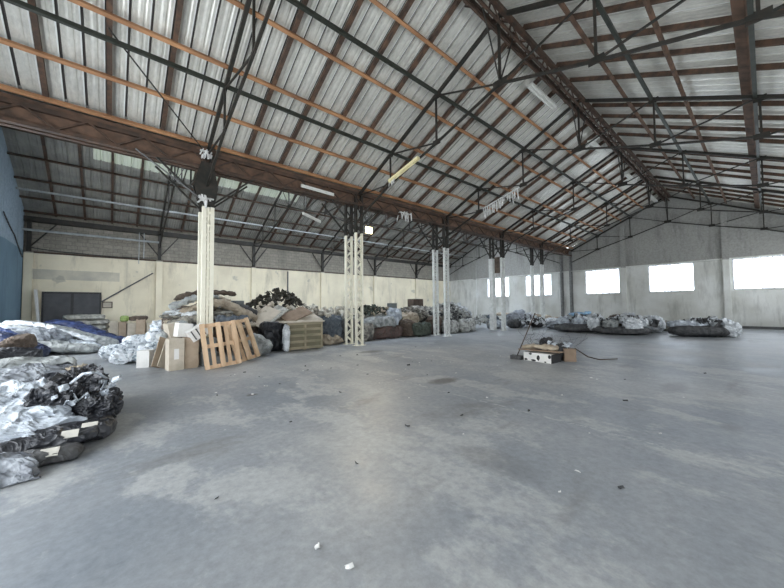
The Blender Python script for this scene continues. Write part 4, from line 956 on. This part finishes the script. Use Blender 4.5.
# litter on the floor
LIT = [(R.uniform(.8, 11), R.uniform(.6, 9.0)) for _ in range(26)] + [(1.12, 4.65), (2.36, 6.63), (1.95, 6.2), (2.9, 6.4), (5.6, 6.0), (6.5, 6.4), (6.9, 5.9), (7.3, 5.3), (4.2, 5.3), (2.9, 1.2), (3.3, 2.5), (4.9, 3.2), (6.0, 2.4), (1.05, 2.0), (5.1, .9), (7.8, 2.4), (8.6, 3.1), (3.6, 7.6), (4.3, 7.9), (5.0, 8.6), (2.2, 8.3), (7.0, 7.6), (3.9, 4.1), (6.2, 7.9)]
first = None
for i, (x, y) in enumerate(LIT):
    if first is None:
        first = tag(flakes(1, lambda r: (x, y, .012), .09, 400, flat=.1).build('litter_scrap', 'paper'), 'small pale scrap of litter on the open concrete floor', 'litter', 'pale litter on the floor')
        first.scale = (.6, .6, .4)
    else:
        o = first.copy(); C.objects.link(o); o.location = (x, y, first.location.z); o.rotation_euler = (0, 0, R.uniform(0, 6)); s = R.uniform(.35, .75); o.scale = (s, s, s * .6)

RB = random.Random(12); first = None
for i in range(34):
    x, y = RB.uniform(.6, 12), RB.uniform(.8, 9.2)
    if first is None:
        first = tag(flakes(1, lambda r: (x, y, .012), .08, 401, flat=.1).build('dark_debris', 'charcoal_fabric'), 'small dark crumb of debris on the open concrete floor', 'debris', 'dark debris on the floor')
    else:
        o = first.copy(); C.objects.link(o); o.location = (x, y, first.location.z); o.rotation_euler = (0, 0, RB.uniform(0, 6)); q_ = RB.uniform(.25, .9); o.scale = (q_, q_, q_ * .6)
# ---------------------------------------------------------------- light
sc = bpy.context.scene
w = bpy.data.worlds.new('sky'); sc.world = w; w.use_nodes = True
bg = w.node_tree.nodes['Background']; bg.inputs[0].default_value = (.90, .95, 1, 1); bg.inputs[1].default_value = 8.0
def area(name, loc, rot, sx, sy, power, col):
    L = bpy.data.lights.new(name, 'AREA'); L.shape = 'RECTANGLE'; L.size = sx; L.size_y = sy; L.energy = power; L.color = col
    o = bpy.data.objects.new(name, L); C.objects.link(o); o.location = loc; o.rotation_euler = rot; return o
def portal(name, loc, rot, sx, sy):
    o = area(name, loc, rot, sx, sy, 1, (1, 1, 1)); o.data.cycles.is_portal = True; return o
# openings: rotation so that -Z faces into the hall
for i, (a, b_) in enumerate(WIN): portal('window_daylight', (XG + .4, (a + b_) / 2, 3.465), (0, PI / 2, 0), 2.0, 2.55)
o = portal('rooflight_daylight', (15, YR2 - 3, HA - SL * 3 + .3), (0, 0, 0), 26, 3.9)  # portal of the added rooflight
o.rotation_euler = (math.atan(SL), 0, 0)
portal('doorway_daylight', (XN - .35, 4.75, 2.3), (0, -PI / 2, 0), 4.6, 8.5)
portal('doorway_daylight', (XN - .35, 15.6, 2.3), (0, -PI / 2, 0), 4.6, 6.0)
for a, b_ in RW: portal('window_daylight', ((a + b_) / 2, YL - .65, 3.3), (PI / 2, 0, 0), b_ - a, 2.2)  # portals of the openings added in the right wall
pl = bpy.data.lights.new('floodlight_beam', 'SPOT'); pl.energy = 480; pl.color = (1, .86, .62); pl.shadow_soft_size = .14; pl.spot_size = math.radians(135); pl.spot_blend = .9
o = bpy.data.objects.new('floodlight_beam', pl); C.objects.link(o); o.location = (7.76, 10.3, 4.66)
o.rotation_euler = Vector((-.25, -.75, -.62)).to_track_quat('-Z', 'Y').to_euler()

# ---------------------------------------------------------------- camera
f_, yaw, pit, rol = 322.10, math.radians(49.2365), math.radians(2.1806), math.radians(-.5008)
F = Vector((math.cos(yaw) * math.cos(pit), math.sin(yaw) * math.cos(pit), math.sin(pit)))
R0 = Vector((math.sin(yaw), -math.cos(yaw), 0)); U0 = R0.cross(F)
Rv = R0 * math.cos(rol) + U0 * math.sin(rol); Uv = U0 * math.cos(rol) - R0 * math.sin(rol)
cam = bpy.data.cameras.new('camera'); cam.sensor_width = 36; cam.lens = 36 * f_ / 784; cam.clip_start = .05; cam.clip_end = 200
co = bpy.data.objects.new('camera', cam); C.objects.link(co)
co.matrix_world = Matrix(((Rv.x, Uv.x, -F.x, 0), (Rv.y, Uv.y, -F.y, 0), (Rv.z, Uv.z, -F.z, 1.6), (0, 0, 0, 1)))
sc.camera = co
sc.view_settings.view_transform = 'Standard'; sc.view_settings.look = 'None'; sc.view_settings.gamma = 1
sc.view_settings.use_curve_mapping = False; sc.view_settings.exposure = 0.0
sc.cycles.max_bounces = 8; sc.cycles.diffuse_bounces = 6; sc.cycles.use_denoising = True
